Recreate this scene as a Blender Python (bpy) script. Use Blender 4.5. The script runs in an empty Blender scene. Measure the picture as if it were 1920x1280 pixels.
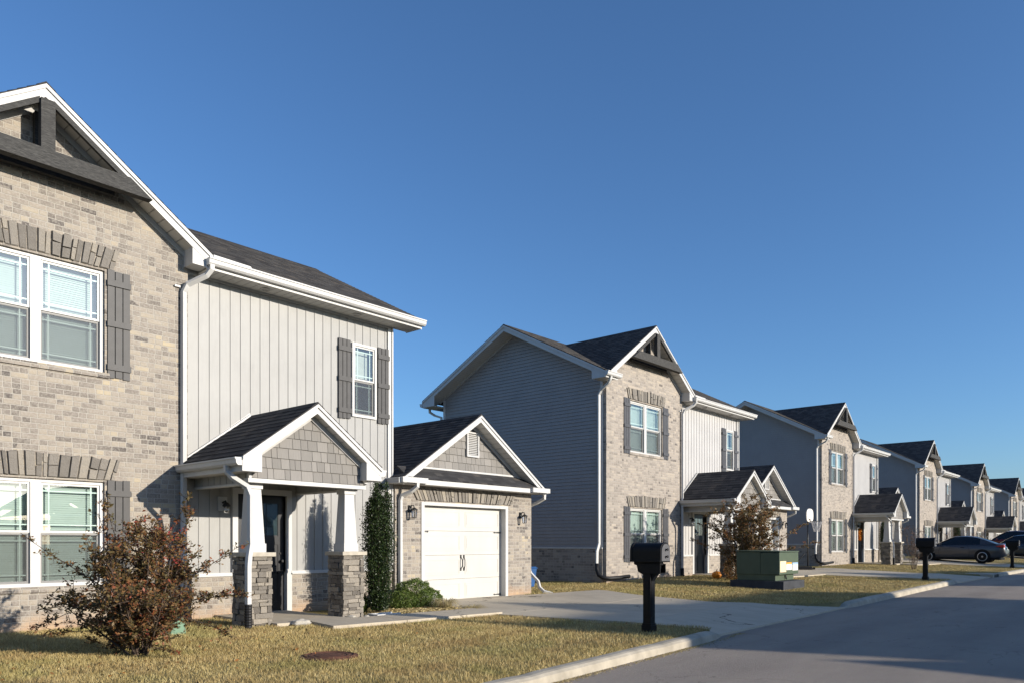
import bpy, math, random
import numpy as np
from mathutils import Vector, Matrix
random.seed(7); rng = np.random.default_rng(11)
sc = bpy.context.scene
col = sc.collection
U = random.uniform

# ------------------------------------------------------------------ terrain
def zc(x): return float(np.interp(x, [-40, 0, 10, 17, 27, 43, 60, 80, 200], [-1.36, -1.35, -1.335, -1.27, -1.16, -1.18, -1.15, -1.1, -1.1]))
def zh(x): return float(np.interp(x, [-40, 1, 14, 17, 20, 27, 36, 44, 52, 61, 70, 200], [-1.25, -1.24, -1.29, -1.17, -1.06, -1.08, -1.02, -1.0, -.78, -.75, -.6, -.6]))
def g(x, y):
    if y < -3: t = min(1, (-3 - y) / 8); return zc(x) + .12 * t
    t = min(1, max(0, (y - 5.6) / 6.6)); t = t * t * (3 - 2 * t)
    return zc(x) * (1 - t) + zh(x) * t
def off(x): return float(np.clip(-.05 - .075 * (11.3 - x), -1.2, 0)) if x < 11.3 else 0.0
def zroad(x, y): return zc(x) - .125 + .05 * (1 - ((y - 1.4) / 4.1) ** 2)

# ------------------------------------------------------------------ mesh helper
class MB:
    def __init__(s): s.v = []; s.f = []
    def add(s, vs, fs):
        n = len(s.v); s.v += [tuple(p) for p in vs]; s.f += [tuple(i + n for i in f) for f in fs]; return s
    def quad(s, a, b, c, d): return s.add([a, b, c, d], [(0, 1, 2, 3)])
    def box(s, x0, x1, y0, y1, z0, z1, j=0):
        vs = [(x, y, z) for z in (z0, z1) for y in (y0, y1) for x in (x0, x1)]
        if j: vs = [(x + U(-j, j), y + U(-j, j), z + U(-j, j)) for x, y, z in vs]
        return s.add(vs, [(0, 2, 3, 1), (4, 5, 7, 6), (0, 1, 5, 4), (2, 6, 7, 3), (0, 4, 6, 2), (1, 3, 7, 5)])
    def prism(s, pts, v0, v1, T=None, top=None):
        """pts: (u,w) outline extruded along v; T maps (u,v,w)->xyz"""
        T = T or (lambda u, v, w: (u, v, w)); n = len(pts); top = top or pts
        vs = [T(u, v0, w) for u, w in pts] + [T(u, v1, w) for u, w in top]
        return s.add(vs, [tuple(range(n)), tuple(range(2 * n - 1, n - 1, -1))] + [(i, i + n, (i + 1) % n + n, (i + 1) % n) for i in range(n)])
    def tube(s, pts, r, n=6, rect=None, ph=0):
        pts = [Vector(p) for p in pts]; m = len(pts); rs = r if isinstance(r, (list, tuple)) else [r] * m
        base = len(s.v); prev = None
        for i, p in enumerate(pts):
            t = (pts[min(i + 1, m - 1)] - pts[max(i - 1, 0)]).normalized()
            if prev is None:
                a = Vector((1, 0, 0)) if abs(t.x) < .8 else Vector((0, 0, 1))
            else: a = prev
            a = (a - t * a.dot(t)).normalized(); prev = a; b = t.cross(a)
            if rect:
                w, h = rect
                cs = [(-w, -h), (w, -h), (w, h), (-w, h)]
                # mitre stretch
                s.v += [tuple(p + a * c[0] + b * c[1]) for c in cs]
            else:
                s.v += [tuple(p + (a * math.cos(ph + 2 * math.pi * k / n) + b * math.sin(ph + 2 * math.pi * k / n)) * rs[i]) for k in range(n)]
        n = 4 if rect else n
        for i in range(m - 1):
            for k in range(n):
                a0 = base + i * n + k; a1 = base + i * n + (k + 1) % n
                s.f.append((a0, a1, a1 + n, a0 + n))
        s.f.append(tuple(base + k for k in range(n))[::-1]); s.f.append(tuple(base + (m - 1) * n + k for k in range(n)))
        return s
    def lathe(s, prof, c, n=24, axis='z'):
        cx, cy, cz = c; base = len(s.v)
        for r, h in prof:
            for k in range(n):
                a = 2 * math.pi * k / n; p, q = r * math.cos(a), r * math.sin(a)
                s.v.append({'z': (cx + p, cy + q, cz + h), 'x': (cx + h, cy + p, cz + q), 'y': (cx + p, cy + h, cz + q)}[axis])
        m = len(prof)
        for i in range(m - 1):
            for k in range(n):
                a0 = base + i * n + k; a1 = base + i * n + (k + 1) % n
                s.f.append((a0, a1, a1 + n, a0 + n))
        s.f.append(tuple(base + k for k in range(n))[::-1]); s.f.append(tuple(base + (m - 1) * n + k for k in range(n)))
        return s
    def build(s, name, mat, parent=None, smooth=False, bevel=0, fix=False):
        me = bpy.data.meshes.new(name)
        o0 = Vector((0, 0, 0))
        if parent is not None:
            p = parent
            while p is not None: o0 += p.location; p = p.parent
        me.from_pydata([(x - o0.x, y - o0.y, z - o0.z) for x, y, z in s.v], [], s.f); me.update()
        if fix or bevel:
            import bmesh
            b = bmesh.new(); b.from_mesh(me); bmesh.ops.recalc_face_normals(b, faces=b.faces); b.to_mesh(me); b.free()
        me.materials.append(mat)
        if smooth: me.polygons.foreach_set('use_smooth', [True] * len(me.polygons))
        o = bpy.data.objects.new(name, me); col.objects.link(o)
        if parent is not None: o.parent = parent
        if bevel:
            m = o.modifiers.new('bevel', 'BEVEL'); m.width = bevel; m.segments = 2; m.limit_method = 'ANGLE'
        return o
def tag(o, label=None, cat=None, group=None, kind=None):
    if label: o['label'] = label
    if cat: o['category'] = cat
    if group: o['group'] = group
    if kind: o['kind'] = kind
    return o
def empty(name, loc):
    o = bpy.data.objects.new(name, None); o.location = loc; o.empty_display_size = .2; col.objects.link(o); return o
def copy_tree(o, parent=None, hook=None):
    c = o.copy(); col.objects.link(c); c.parent = parent
    for k in ('label', 'category', 'group'):
        if parent is not None and k in c: pass
    if hook: hook(c)
    for ch in list(o.children): copy_tree(ch, c, hook)
    return c
def np_mesh(name, V, F, mat, attr=None, parent=None, nper=3):
    me = bpy.data.meshes.new(name); nv = len(V); nf = len(F)
    if parent is not None: V = V - np.array(parent.location)
    me.vertices.add(nv); me.vertices.foreach_set('co', V.astype(np.float32).ravel())
    me.loops.add(nf * nper); me.loops.foreach_set('vertex_index', F.astype(np.int32).ravel())
    me.polygons.add(nf); me.polygons.foreach_set('loop_start', np.arange(0, nf * nper, nper, dtype=np.int32))
    if attr is not None:
        a = me.attributes.new('tint', 'FLOAT', 'POINT'); a.data.foreach_set('value', attr.astype(np.float32))
    me.update(calc_edges=True); me.validate()
    me.materials.append(mat)
    o = bpy.data.objects.new(name, me); col.objects.link(o)
    if parent is not None: o.parent = parent
    return o

# ------------------------------------------------------------------ materials
class N:
    def __init__(s, name):
        s.m = bpy.data.materials.new(name); s.m.use_nodes = True; s.t = s.m.node_tree
        s.b = s.t.nodes['Principled BSDF']; s.out = s.t.nodes['Material Output']
    def n(s, typ, ins=None, **kw):
        x = s.t.nodes.new(typ)
        for k, v in kw.items(): setattr(x, k, v)
        for k, v in (ins or {}).items(): s.set(x.inputs[k], v)
        return x
    def set(s, inp, v):
        if isinstance(v, bpy.types.NodeSocket): s.t.links.new(v, inp)
        elif isinstance(v, bpy.types.Node): s.t.links.new(v.outputs[0], inp)
        elif isinstance(v, (tuple, list)) and len(v) == 3 and inp.type == 'RGBA': inp.default_value = (*v, 1)
        else: inp.default_value = v
    def math(s, op, a, b=None, c=None):
        x = s.n('ShaderNodeMath', operation=op); s.set(x.inputs[0], a)
        if b is not None: s.set(x.inputs[1], b)
        if c is not None: s.set(x.inputs[2], c)
        return x.outputs[0]
    def mix(s, f, a, b, mode='MIX'):
        x = s.n('ShaderNodeMix', data_type='RGBA', blend_type=mode); s.set(x.inputs[0], f); s.set(x.inputs[6], a); s.set(x.inputs[7], b); return x.outputs[2]
    def ramp(s, f, stops, const=False):
        x = s.n('ShaderNodeValToRGB'); s.set(x.inputs[0], f); e = x.color_ramp.elements
        if const: x.color_ramp.interpolation = 'CONSTANT'
        while len(e) < len(stops): e.new(.5)
        for i, (p, c) in enumerate(stops):
            e[i].position = p; e[i].color = (*c, 1) if isinstance(c, (tuple, list)) else (c, c, c, 1)
        return x.outputs[0]
    def noise(s, scale, vec=None, detail=4, rough=.6):
        x = s.n('ShaderNodeTexNoise', {'Scale': scale, 'Detail': detail, 'Roughness': rough})
        s.set(x.inputs['Vector'], vec if vec is not None else s.pos()); return x.outputs[0]
    def pos(s):
        if not hasattr(s, '_p'): s._g = s.n('ShaderNodeNewGeometry'); s._p = s._g.outputs['Position']
        return s._p
    def geo(s, k): s.pos(); return s._g.outputs[k]
    def obj(s): return s.n('ShaderNodeTexCoord').outputs['Object']
    def scalev(s, v, sx, sy, sz): 
        x = s.n('ShaderNodeMapping'); s.set(x.inputs[0], v); x.inputs[3].default_value = (sx, sy, sz); return x.outputs[0]
    def bump(s, h, strength=.5, dist=.01):
        x = s.n('ShaderNodeBump', {'Height': h, 'Strength': strength, 'Distance': dist}); s.set(s.b.inputs['Normal'], x); return x
    def done(s, color=None, rough=.7, spec=.3, metal=0):
        if color is not None: s.set(s.b.inputs['Base Color'], color)
        s.set(s.b.inputs['Roughness'], rough); s.b.inputs['Specular IOR Level'].default_value = spec; s.b.inputs['Metallic'].default_value = metal
        return s.m
def plain(name, c, rough=.6, spec=.4, var=.12, sc_=6, metal=0, bump=0):
    n = N(name); f = n.noise(sc_); k = n.ramp(f, [(.3, tuple(x * (1 - var) for x in c)), (.7, tuple(min(1, x * (1 + var)) for x in c))])
    if bump: n.bump(n.noise(sc_ * 12), bump, .004)
    return n.done(k, rough, spec, metal)

def brick_mat(name, stops, mortar, H=.0762, L=.22, darkband=0.):
    n = N(name); p = n.pos(); sp = n.n('ShaderNodeSeparateXYZ', {0: p}); nr = n.n('ShaderNodeSeparateXYZ', {0: n.geo('True Normal')})
    isx = n.math('GREATER_THAN', n.math('ABSOLUTE', nr.outputs[0]), .7)
    u = n.math('ADD', n.math('MULTIPLY', sp.outputs[1], isx), n.math('MULTIPLY', sp.outputs[0], n.math('SUBTRACT', 1, isx)))
    wob = n.noise(9, detail=2)
    zz = n.math('DIVIDE', n.math('ADD', sp.outputs[2], n.math('ADD', 20, n.math('MULTIPLY', wob, .006))), H)
    row = n.math('FLOOR', zz); fz = n.math('FRACT', zz)
    rr = n.n('ShaderNodeTexWhiteNoise', {'W': row}, noise_dimensions='1D').outputs[0]
    off = n.math('ADD', n.math('MULTIPLY', n.math('MODULO', row, 2), .5), n.math('MULTIPLY', rr, .16))
    uu = n.math('ADD', n.math('DIVIDE', n.math('ADD', u, 100), L), off)
    cl = n.math('FLOOR', uu); fu = n.math('FRACT', uu)
    # some bricks are laid as headers: split the stretcher into two
    key0 = n.n('ShaderNodeCombineXYZ', {0: cl, 1: row, 2: 3.3})
    hd = n.n('ShaderNodeTexWhiteNoise', {0: key0}, noise_dimensions='3D').outputs[0]
    ish = n.math('LESS_THAN', hd, .45)
    f2 = n.math('MULTIPLY', fu, n.math('ADD', 1, ish)); half = n.math('FLOOR', f2); fu = n.math('FRACT', f2)
    key = n.n('ShaderNodeCombineXYZ', {0: cl, 1: row, 2: half})
    wn = n.n('ShaderNodeTexWhiteNoise', {0: key}, noise_dimensions='3D').outputs[0]
    sm = n.noise(1.1, detail=2); wv = n.math('ADD', n.math('MULTIPLY', wn, .82), n.math('MULTIPLY', n.math('SUBTRACT', sm, .5), .75)); wv = n.math('ADD', wv, .09)
    c = n.ramp(wv, stops)
    blk = n.n('ShaderNodeTexWhiteNoise', {0: n.n('ShaderNodeCombineXYZ', {0: row, 1: cl, 2: half})}, noise_dimensions='3D').outputs[0]
    thr = n.math('ADD', .012, n.math('MULTIPLY', n.math('GREATER_THAN', n.noise(.9, detail=1), .53), .05 + darkband))
    c = n.mix(n.math('MULTIPLY', n.math('LESS_THAN', blk, thr), .85), c, (.085, .075, .072))
    # chalky wash over the faces
    ws = n.ramp(n.noise(34, detail=5), [(.42, 0), (.68, 1)]); c = n.mix(n.math('MULTIPLY', ws, .55), c, mortar)
    ed = n.noise(60, detail=2)
    du = n.math('MULTIPLY', n.math('MINIMUM', fu, n.math('SUBTRACT', 1, fu)), n.math('DIVIDE', L, n.math('ADD', 1, ish)))
    dz = n.math('MULTIPLY', n.math('MINIMUM', fz, n.math('SUBTRACT', 1, fz)), H)
    d = n.math('ADD', n.math('MINIMUM', du, dz), n.math('MULTIPLY', n.math('SUBTRACT', ed, .5), .007))
    mk = n.n('ShaderNodeMapRange', {0: d, 1: .0035, 2: .0085, 3: 0., 4: 1.}).outputs[0]
    c = n.mix(mk, mortar, c)
    # red clay splashed on the lowest courses
    hgt = n.math('ADD', sp.outputs[2], n.math('MULTIPLY', n.noise(2.2, detail=3), -.42))
    st = n.n('ShaderNodeMapRange', {0: hgt, 1: -1.45, 2: -1.20, 3: .5, 4: 0.}).outputs[0]
    c = n.mix(st, c, (.50, .30, .155))
    n.bump(n.math('ADD', mk, n.math('MULTIPLY', n.noise(80), .35)), .8, .008)
    return n.done(c, .92, .15)
M = {}
STB = [(.0, (.13, .113, .10)), (.2, (.20, .175, .153)), (.45, (.258, .225, .194)), (.65, (.305, .265, .222)), (.88, (.34, .295, .238)), (1, (.44, .366, .25))]
M['brick_a'] = brick_mat('brick_tan_grey', STB, (.41, .38, .333), darkband=.03)
STB2 = [(.0, (.18, .16, .14)), (.25, (.26, .228, .20)), (.5, (.31, .272, .236)), (.75, (.355, .31, .264)), (1, (.42, .36, .29))]
M['brick_b'] = brick_mat('brick_cream_grey', STB2, (.40, .366, .325), darkband=.02)
def white_mat(name, c, rough=.45):
    n = N(name); a = n.noise(1.7); b = n.noise(26, n.scalev(n.pos(), 1, 1, .12)); k = n.math('ADD', n.math('MULTIPLY', a, .6), n.math('MULTIPLY', b, .4))
    return n.done(n.ramp(k, [(.28, tuple(x * .86 for x in c)), (.5, tuple(x * .96 for x in c)), (.68, tuple(x * 1.03 for x in c))]), rough, .4)
M['white'] = white_mat('white_trim', (.545, .54, .525)); M['vinyl'] = white_mat('pale_vinyl', (.318, .316, .306), .5); M['vinyl_b'] = white_mat('white_vinyl', (.47, .46, .45), .5)
M['soffit'] = None
def soffit_mat():
    n = N('soffit_panels'); sp = n.n('ShaderNodeSeparateXYZ', {0: n.pos()})
    nr = n.n('ShaderNodeSeparateXYZ', {0: n.geo('True Normal')})
    lev = n.math('GREATER_THAN', n.math('ABSOLUTE', nr.outputs[2]), .985)
    s = n.math('ADD', n.math('MULTIPLY', sp.outputs[0], lev), n.math('MULTIPLY', n.math('ADD', sp.outputs[0], n.math('MULTIPLY', sp.outputs[1], n.math('GREATER_THAN', n.math('ABSOLUTE', nr.outputs[1]), .2))), n.math('SUBTRACT', 1, lev)))
    f = n.math('ABSOLUTE', n.math('SUBTRACT', n.math('FRACT', n.math('DIVIDE', n.math('ADD', s, 50), .15)), .5))
    h = n.n('ShaderNodeMapRange', {0: f, 1: .44, 2: .49, 3: 1., 4: 0.}).outputs[0]
    n.bump(h, .9, .012)
    return n.done(n.mix(h, (.36, .345, .32), (.56, .545, .51)), .6, .3)
M['soffit'] = soffit_mat()
M['lap'] = white_mat('grey_lap_vinyl', (.32, .30, .29), .55)
M['frieze'] = plain('grey_frieze', (.42, .41, .39))
M['shutter'] = plain('charcoal_shutter', (.05, .049, .05), .55, .4, .15, 9)
M['shutter_b'] = plain('slate_shutter', (.06, .062, .07), .55, .4, .15, 9)
def timber():
    n = N('stained_timber'); gr = n.noise(14, n.scalev(n.pos(), 1, 6, 9), 6, .7); k = n.ramp(gr, [(.3, (.022, .022, .022)), (.52, (.06, .059, .057)), (.75, (.125, .122, .115))])
    n.bump(gr, .5, .006); return n.done(k, .85, .2)
M['timber'] = timber()
def shingle():
    n = N('asphalt_shingles'); sp = n.n('ShaderNodeSeparateXYZ', {0: n.pos()}); nr = n.n('ShaderNodeSeparateXYZ', {0: n.geo('True Normal')})
    isx = n.math('GREATER_THAN', n.math('ABSOLUTE', nr.outputs[0]), n.math('ABSOLUTE', nr.outputs[1]))
    u = n.math('ADD', n.math('MULTIPLY', sp.outputs[1], isx), n.math('MULTIPLY', sp.outputs[0], n.math('SUBTRACT', 1, isx)))
    row = n.math('FLOOR', n.math('DIVIDE', n.math('ADD', sp.outputs[2], 20), .072))
    rr = n.n('ShaderNodeTexWhiteNoise', {'W': row}, noise_dimensions='1D').outputs[0]
    cl = n.math('FLOOR', n.math('ADD', n.math('DIVIDE', n.math('ADD', u, 90), .2), n.math('MULTIPLY', rr, 7)))
    w = n.n('ShaderNodeTexWhiteNoise', {0: n.n('ShaderNodeCombineXYZ', {0: cl, 1: row})}, noise_dimensions='3D').outputs[0]
    c = n.ramp(w, [(0, (.022, .022, .025)), (.5, (.042, .042, .045)), (.85, (.062, .060, .060)), (1, (.085, .074, .066))])
    gr = n.noise(260, detail=2); c = n.mix(n.math('MULTIPLY', gr, .35), c, (.13, .125, .12)); n.bump(n.math('ADD', gr, n.math('MULTIPLY', w, 1.5)), .6, .004)
    return n.done(c, .95, .1)
M['shingle'] = shingle()
def shake():
    n = N('cedar_shake_vinyl'); r = n.geo('Random Per Island'); gr = n.noise(60, n.scalev(n.pos(), 1, 1, .05), 3)
    k = n.math('ADD', n.math('MULTIPLY', r, .5), n.math('MULTIPLY', gr, .5)); n.bump(gr, .5, .004)
    return n.done(n.ramp(k, [(.25, (.20, .19, .176)), (.75, (.265, .25, .232))]), .8, .2)
M['shake'] = shake()
def stone(name, stops):
    n = N(name); r = n.geo('Random Per Island'); a = n.noise(14, detail=6); k = n.math('ADD', n.math('MULTIPLY', r, .65), n.math('MULTIPLY', a, .35))
    n.bump(n.noise(38, detail=7, rough=.7), 1., .02); return n.done(n.ramp(k, stops), .95, .12)
M['ledge'] = stone('ledgestone', [(.1, (.10, .09, .08)), (.35, (.19, .172, .15)), (.6, (.26, .235, .20)), (.9, (.37, .33, .275))])
M['lintel'] = stone('lintel_stone', [(.1, (.16, .147, .13)), (.4, (.235, .215, .19)), (.7, (.30, .272, .232)), (.95, (.38, .335, .27))])
M['cap'] = plain('cast_cap', (.44, .40, .33), .9, .15, .15, 12, bump=.4)
def concrete():
    n = N('driveway_concrete'); a = n.noise(.8, detail=5); b = n.noise(90, detail=3); sp = n.noise(5, n.scalev(n.pos(), 1, .3, 1))
    c = n.ramp(n.math('ADD', n.math('MULTIPLY', a, .6), n.math('MULTIPLY', sp, .4)), [(.3, (.42, .365, .285)), (.5, (.51, .445, .345)), (.7, (.58, .51, .395))])
    c = n.mix(n.math('MULTIPLY', n.ramp(b, [(.45, 0), (.7, 1)]), .25), c, (.24, .22, .19))
    cr = n.n('ShaderNodeTexVoronoi', {'Scale': .42, 'Vector': n.n('ShaderNodeVectorMath', {0: n.pos(), 1: n.n('ShaderNodeCombineXYZ', {0: n.math('MULTIPLY', n.noise(1.6), 1.6), 1: n.math('MULTIPLY', n.noise(2.1), 1.1)})}, operation='ADD')}, feature='DISTANCE_TO_EDGE')
    ck = n.math('MULTIPLY', n.math('LESS_THAN', cr.outputs[0], .006), n.math('GREATER_THAN', n.noise(.6, detail=1), .52))
    c = n.mix(n.math('MULTIPLY', ck, .75), c, (.09, .08, .07))
    n.bump(b, .4, .003); return n.done(c, .95, .04)
M['concrete'] = concrete()
M['curb'] = plain('curb_concrete', (.40, .36, .29), .93, .15, .22, 3, bump=.6)
def asphalt():
    n = N('asphalt'); a = n.noise(.5, detail=6); b = n.noise(180, detail=2, rough=.8); st = n.noise(2.5, n.scalev(n.pos(), .25, 1, 1), 5)
    c = n.ramp(n.math('ADD', n.math('MULTIPLY', a, .5), n.math('MULTIPLY', st, .5)), [(.32, (.375, .322, .272)), (.5, (.43, .37, .312)), (.7, (.475, .41, .345))])
    v = n.n('ShaderNodeTexVoronoi', {'Scale': 130, 'Vector': n.pos()}).outputs[1]
    c = n.mix(.5, c, n.mix(1, c, n.mix(.75, v, (1, 1, 1)), 'MULTIPLY')); c = n.mix(n.math('MULTIPLY', n.ramp(b, [(.55, 0), (.75, 1)]), .5), c, (.32, .30, .27))
    dk = n.ramp(n.noise(7, n.scalev(n.pos(), 1, 3, 1), 3), [(.70, 0), (.76, 1)]); c = n.mix(n.math('MULTIPLY', dk, .45), c, (.07, .065, .06))
    wv = n.n('ShaderNodeVectorMath', {0: n.pos(), 1: n.n('ShaderNodeCombineXYZ', {0: n.math('MULTIPLY', n.noise(1.3), 2.2), 1: n.math('MULTIPLY', n.noise(1.7), 1.3)})}, operation='ADD')
    cr = n.n('ShaderNodeTexVoronoi', {'Scale': .33, 'Vector': wv}, feature='DISTANCE_TO_EDGE').outputs[0]
    ck = n.math('MULTIPLY', n.math('LESS_THAN', cr, .0035), n.math('GREATER_THAN', n.noise(.5, detail=1), .5)); c = n.mix(n.math('MULTIPLY', ck, .35), c, (.10, .09, .08))
    sp = n.n('ShaderNodeSeparateXYZ', {0: n.pos()}); tk = n.math('ABSOLUTE', n.math('SINE', n.math('MULTIPLY', sp.outputs[1], 2.0))); tk = n.ramp(n.math('MULTIPLY', tk, n.math('ADD', .6, n.math('MULTIPLY', n.noise(.4, n.scalev(n.pos(), .3, 1, 1), 2), .7))), [(.6, 0), (.95, 1)]); c = n.mix(n.math('MULTIPLY', tk, .16), c, (.17, .16, .15))
    rt = n.ramp(n.noise(1.4, n.scalev(n.pos(), .5, 1, 1), 5), [(.60, 0), (.66, 1)]); c = n.mix(n.math('MULTIPLY', rt, .12), c, (.16, .15, .145))
    n.bump(n.math('ADD', b, v), 1., .009); return n.done(c, .95, .04)
M['asphalt'] = asphalt()
def lawn(name='lawn_soil'):
    n = N(name); a = n.noise(.55, detail=4); b = n.noise(30, detail=5, rough=.75)
    k = n.math('ADD', n.math('MULTIPLY', a, .55), n.math('MULTIPLY', b, .45))
    c = n.ramp(k, [(.32, (.135, .125, .048)), (.47, (.24, .195, .085)), (.6, (.34, .27, .125)), (.75, (.42, .34, .175))])
    n.bump(b, 1., .03); return n.done(c, .95, .1)
M['lawn'] = lawn()
def blade():
    n = N('grass_blades'); t = n.n('ShaderNodeAttribute', attribute_name='tint').outputs['Fac']
    a = n.noise(.7, detail=3); gmask = n.ramp(a, [(.50, 0), (.64, 1)]); a2 = n.ramp(n.noise(2.1, detail=2), [(.4, 0), (.65, 1)])
    dry = n.ramp(t, [(0, (.25, .165, .065)), (.35, (.44, .33, .13)), (.75, (.60, .47, .22)), (1, (.72, .60, .33))])
    br = n.ramp(n.noise(1.6, detail=4), [(.46, 0), (.62, 1)]); dry = n.mix(n.math('MULTIPLY', br, .5), dry, (.27, .17, .075))
    grn = n.ramp(t, [(0, (.10, .13, .03)), (.5, (.20, .23, .06)), (1, (.40, .38, .14))])
    c = n.mix(n.math('ADD', n.math('MULTIPLY', gmask, .36), n.math('MULTIPLY', a2, .16)), dry, grn); return n.done(c, .8, .2)
M['blade'] = blade()
def leafm(name, stops, trans=.25, rough=.55):
    n = N(name); t = n.n('ShaderNodeAttribute', attribute_name='tint').outputs['Fac']; c = n.ramp(t, stops)
    n.done(c, rough, .35)
    tr = n.n('ShaderNodeBsdfTranslucent', {0: c}); mx = n.n('ShaderNodeMixShader', {0: trans, 1: n.b.outputs[0], 2: tr}); n.set(n.out.inputs[0], mx); return n.m
M['leaf_red'] = leafm('crape_leaves', [(0, (.06, .055, .022)), (.25, (.13, .10, .04)), (.48, (.21, .12, .045)), (.66, (.27, .085, .038)), (.82, (.38, .065, .06)), (.95, (.40, .05, .075)), (1, (.20, .20, .07))])
M['leaf_brown'] = leafm('brown_leaves', [(0, (.06, .05, .02)), (.35, (.15, .105, .04)), (.65, (.25, .15, .055)), (.85, (.28, .11, .045)), (1, (.40, .17, .04))])
M['leaf_green'] = leafm('holly_leaves', [(0, (.008, .015, .005)), (.5, (.02, .038, .011)), (1, (.055, .085, .022))], .1, .4)
M['leaf_box'] = leafm('boxwood_leaves', [(0, (.035, .065, .012)), (.5, (.10, .15, .028)), (1, (.19, .24, .055))], .15, .5)
M['leaf_twig'] = leafm('reddish_twigs', [(0, (.12, .06, .04)), (1, (.24, .11, .075))], .05, .8)
M['straw'] = leafm('straw_blades', [(0, (.33, .24, .11)), (.5, (.50, .41, .21)), (.9, (.60, .52, .29)), (1, (.28, .32, .12))], .2, .7)
M['bark'] = plain('bark', (.16, .125, .095), .9, .1, .3, 20, bump=.5)
M['bark_d'] = plain('dark_bark', (.10, .075, .06), .9, .1, .3, 20)
M['black'] = plain('black_enamel', (.005, .005, .006), .5, .22, .2, 4)
M['boxdoor'] = plain('mailbox_sunlit_black', (.10, .10, .105), .5, .4, .15, 9)  # black door made grey: sunlight on its street face put into the colour
M['iron'] = plain('black_iron', (.02, .02, .02), .5, .4, .2, 9)
M['rubber'] = plain('black_pipe', (.012, .012, .013), .55, .3, .2, 9)
M['door'] = plain('black_door_paint', (.018, .019, .022), .3, .5, .15, 3)
M['dark'] = plain('dark_interior', (.03, .032, .034), .9, .1)
M['blind'] = plain('window_blind', (.50, .54, .515), .6, .3, .03)
M['muntin'] = plain('muntin_white', (.58, .62, .60), .4, .4, .03)
def gdoor():
    n = N('garage_door_paint'); f = n.noise(2.2, n.scalev(n.pos(), 1, 1, .4)); gr = n.noise(50, n.scalev(n.pos(), .08, 1, 1), 3); n.bump(gr, .15, .002)
    return n.done(n.ramp(f, [(.3, (.50, .49, .455)), (.7, (.545, .535, .50))]), .45, .4)
M['gdoor'] = gdoor()
def glass(name, tint=(1, 1, 1), base=.06):
    n = N(name); t = n.n('ShaderNodeBsdfTransparent', {0: tint}); gl = n.n('ShaderNodeBsdfGlossy', {0: (.95, .97, 1), 1: 0.})
    fr = n.n('ShaderNodeFresnel', {0: 1.5})
    f = n.math('ADD', n.math('MULTIPLY', fr, 1.6), base); n.set(n.out.inputs[0], n.n('ShaderNodeMixShader', {0: f, 1: t, 2: gl})); return n.m
M['glass'] = glass('window_glass', (.86, .95, .93), .08)
M['clear'] = glass('lamp_glass', (.9, .9, .9), .1)
def screen():
    n = N('insect_screen'); t = n.n('ShaderNodeBsdfTransparent'); d = n.n('ShaderNodeBsdfDiffuse', {0: (.10, .10, .10)}); n.set(n.out.inputs[0], n.n('ShaderNodeMixShader', {0: .42, 1: t, 2: d})); return n.m
M['screen'] = screen()
def trf():
    n = N('transformer_green'); f = n.noise(2.5); return n.done(n.ramp(f, [(.3, (.065, .09, .058)), (.7, (.085, .115, .072))]), .5, .35)
M['trf'] = trf(); M['pad'] = plain('grey_pad', (.05, .053, .06), .8, .2, .2, 4, bump=.3)
M['rust'] = None
def rust():
    n = N('rusty_iron'); f = n.noise(12, detail=6); n.bump(f, .6, .004); return n.done(n.ramp(f, [(.3, (.075, .032, .02)), (.7, (.16, .07, .042))]), .8, .3)
M['rust'] = rust()
M['rock'] = plain('pale_rock', (.46, .43, .37), .95, .1, .2, 9, bump=.8)
M['orange'] = plain('pumpkin_orange', (.62, .22, .02), .5, .4, .2, 12)
M['util'] = plain('utility_green', (.16, .27, .18), .6, .3, .2, 5)
M['blue'] = plain('blue_plastic', (.02, .08, .22), .5, .4, .2, 3)
M['net'] = plain('white_net', (.72, .70, .68), .8, .2, .03)
M['board'] = plain('backboard_white', (.78, .74, .68), .5, .4, .04)
M['st_a'] = plain('sticker_cream', (.80, .62, .42), .6, .3, .04); M['st_b'] = plain('sticker_orange', (.85, .35, .04), .6, .3, .04); M['st_c'] = plain('sticker_white', (.82, .80, .76), .6, .3, .04); M['st_d'] = plain('sticker_blue', (.35, .48, .72), .6, .3, .04)

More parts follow.
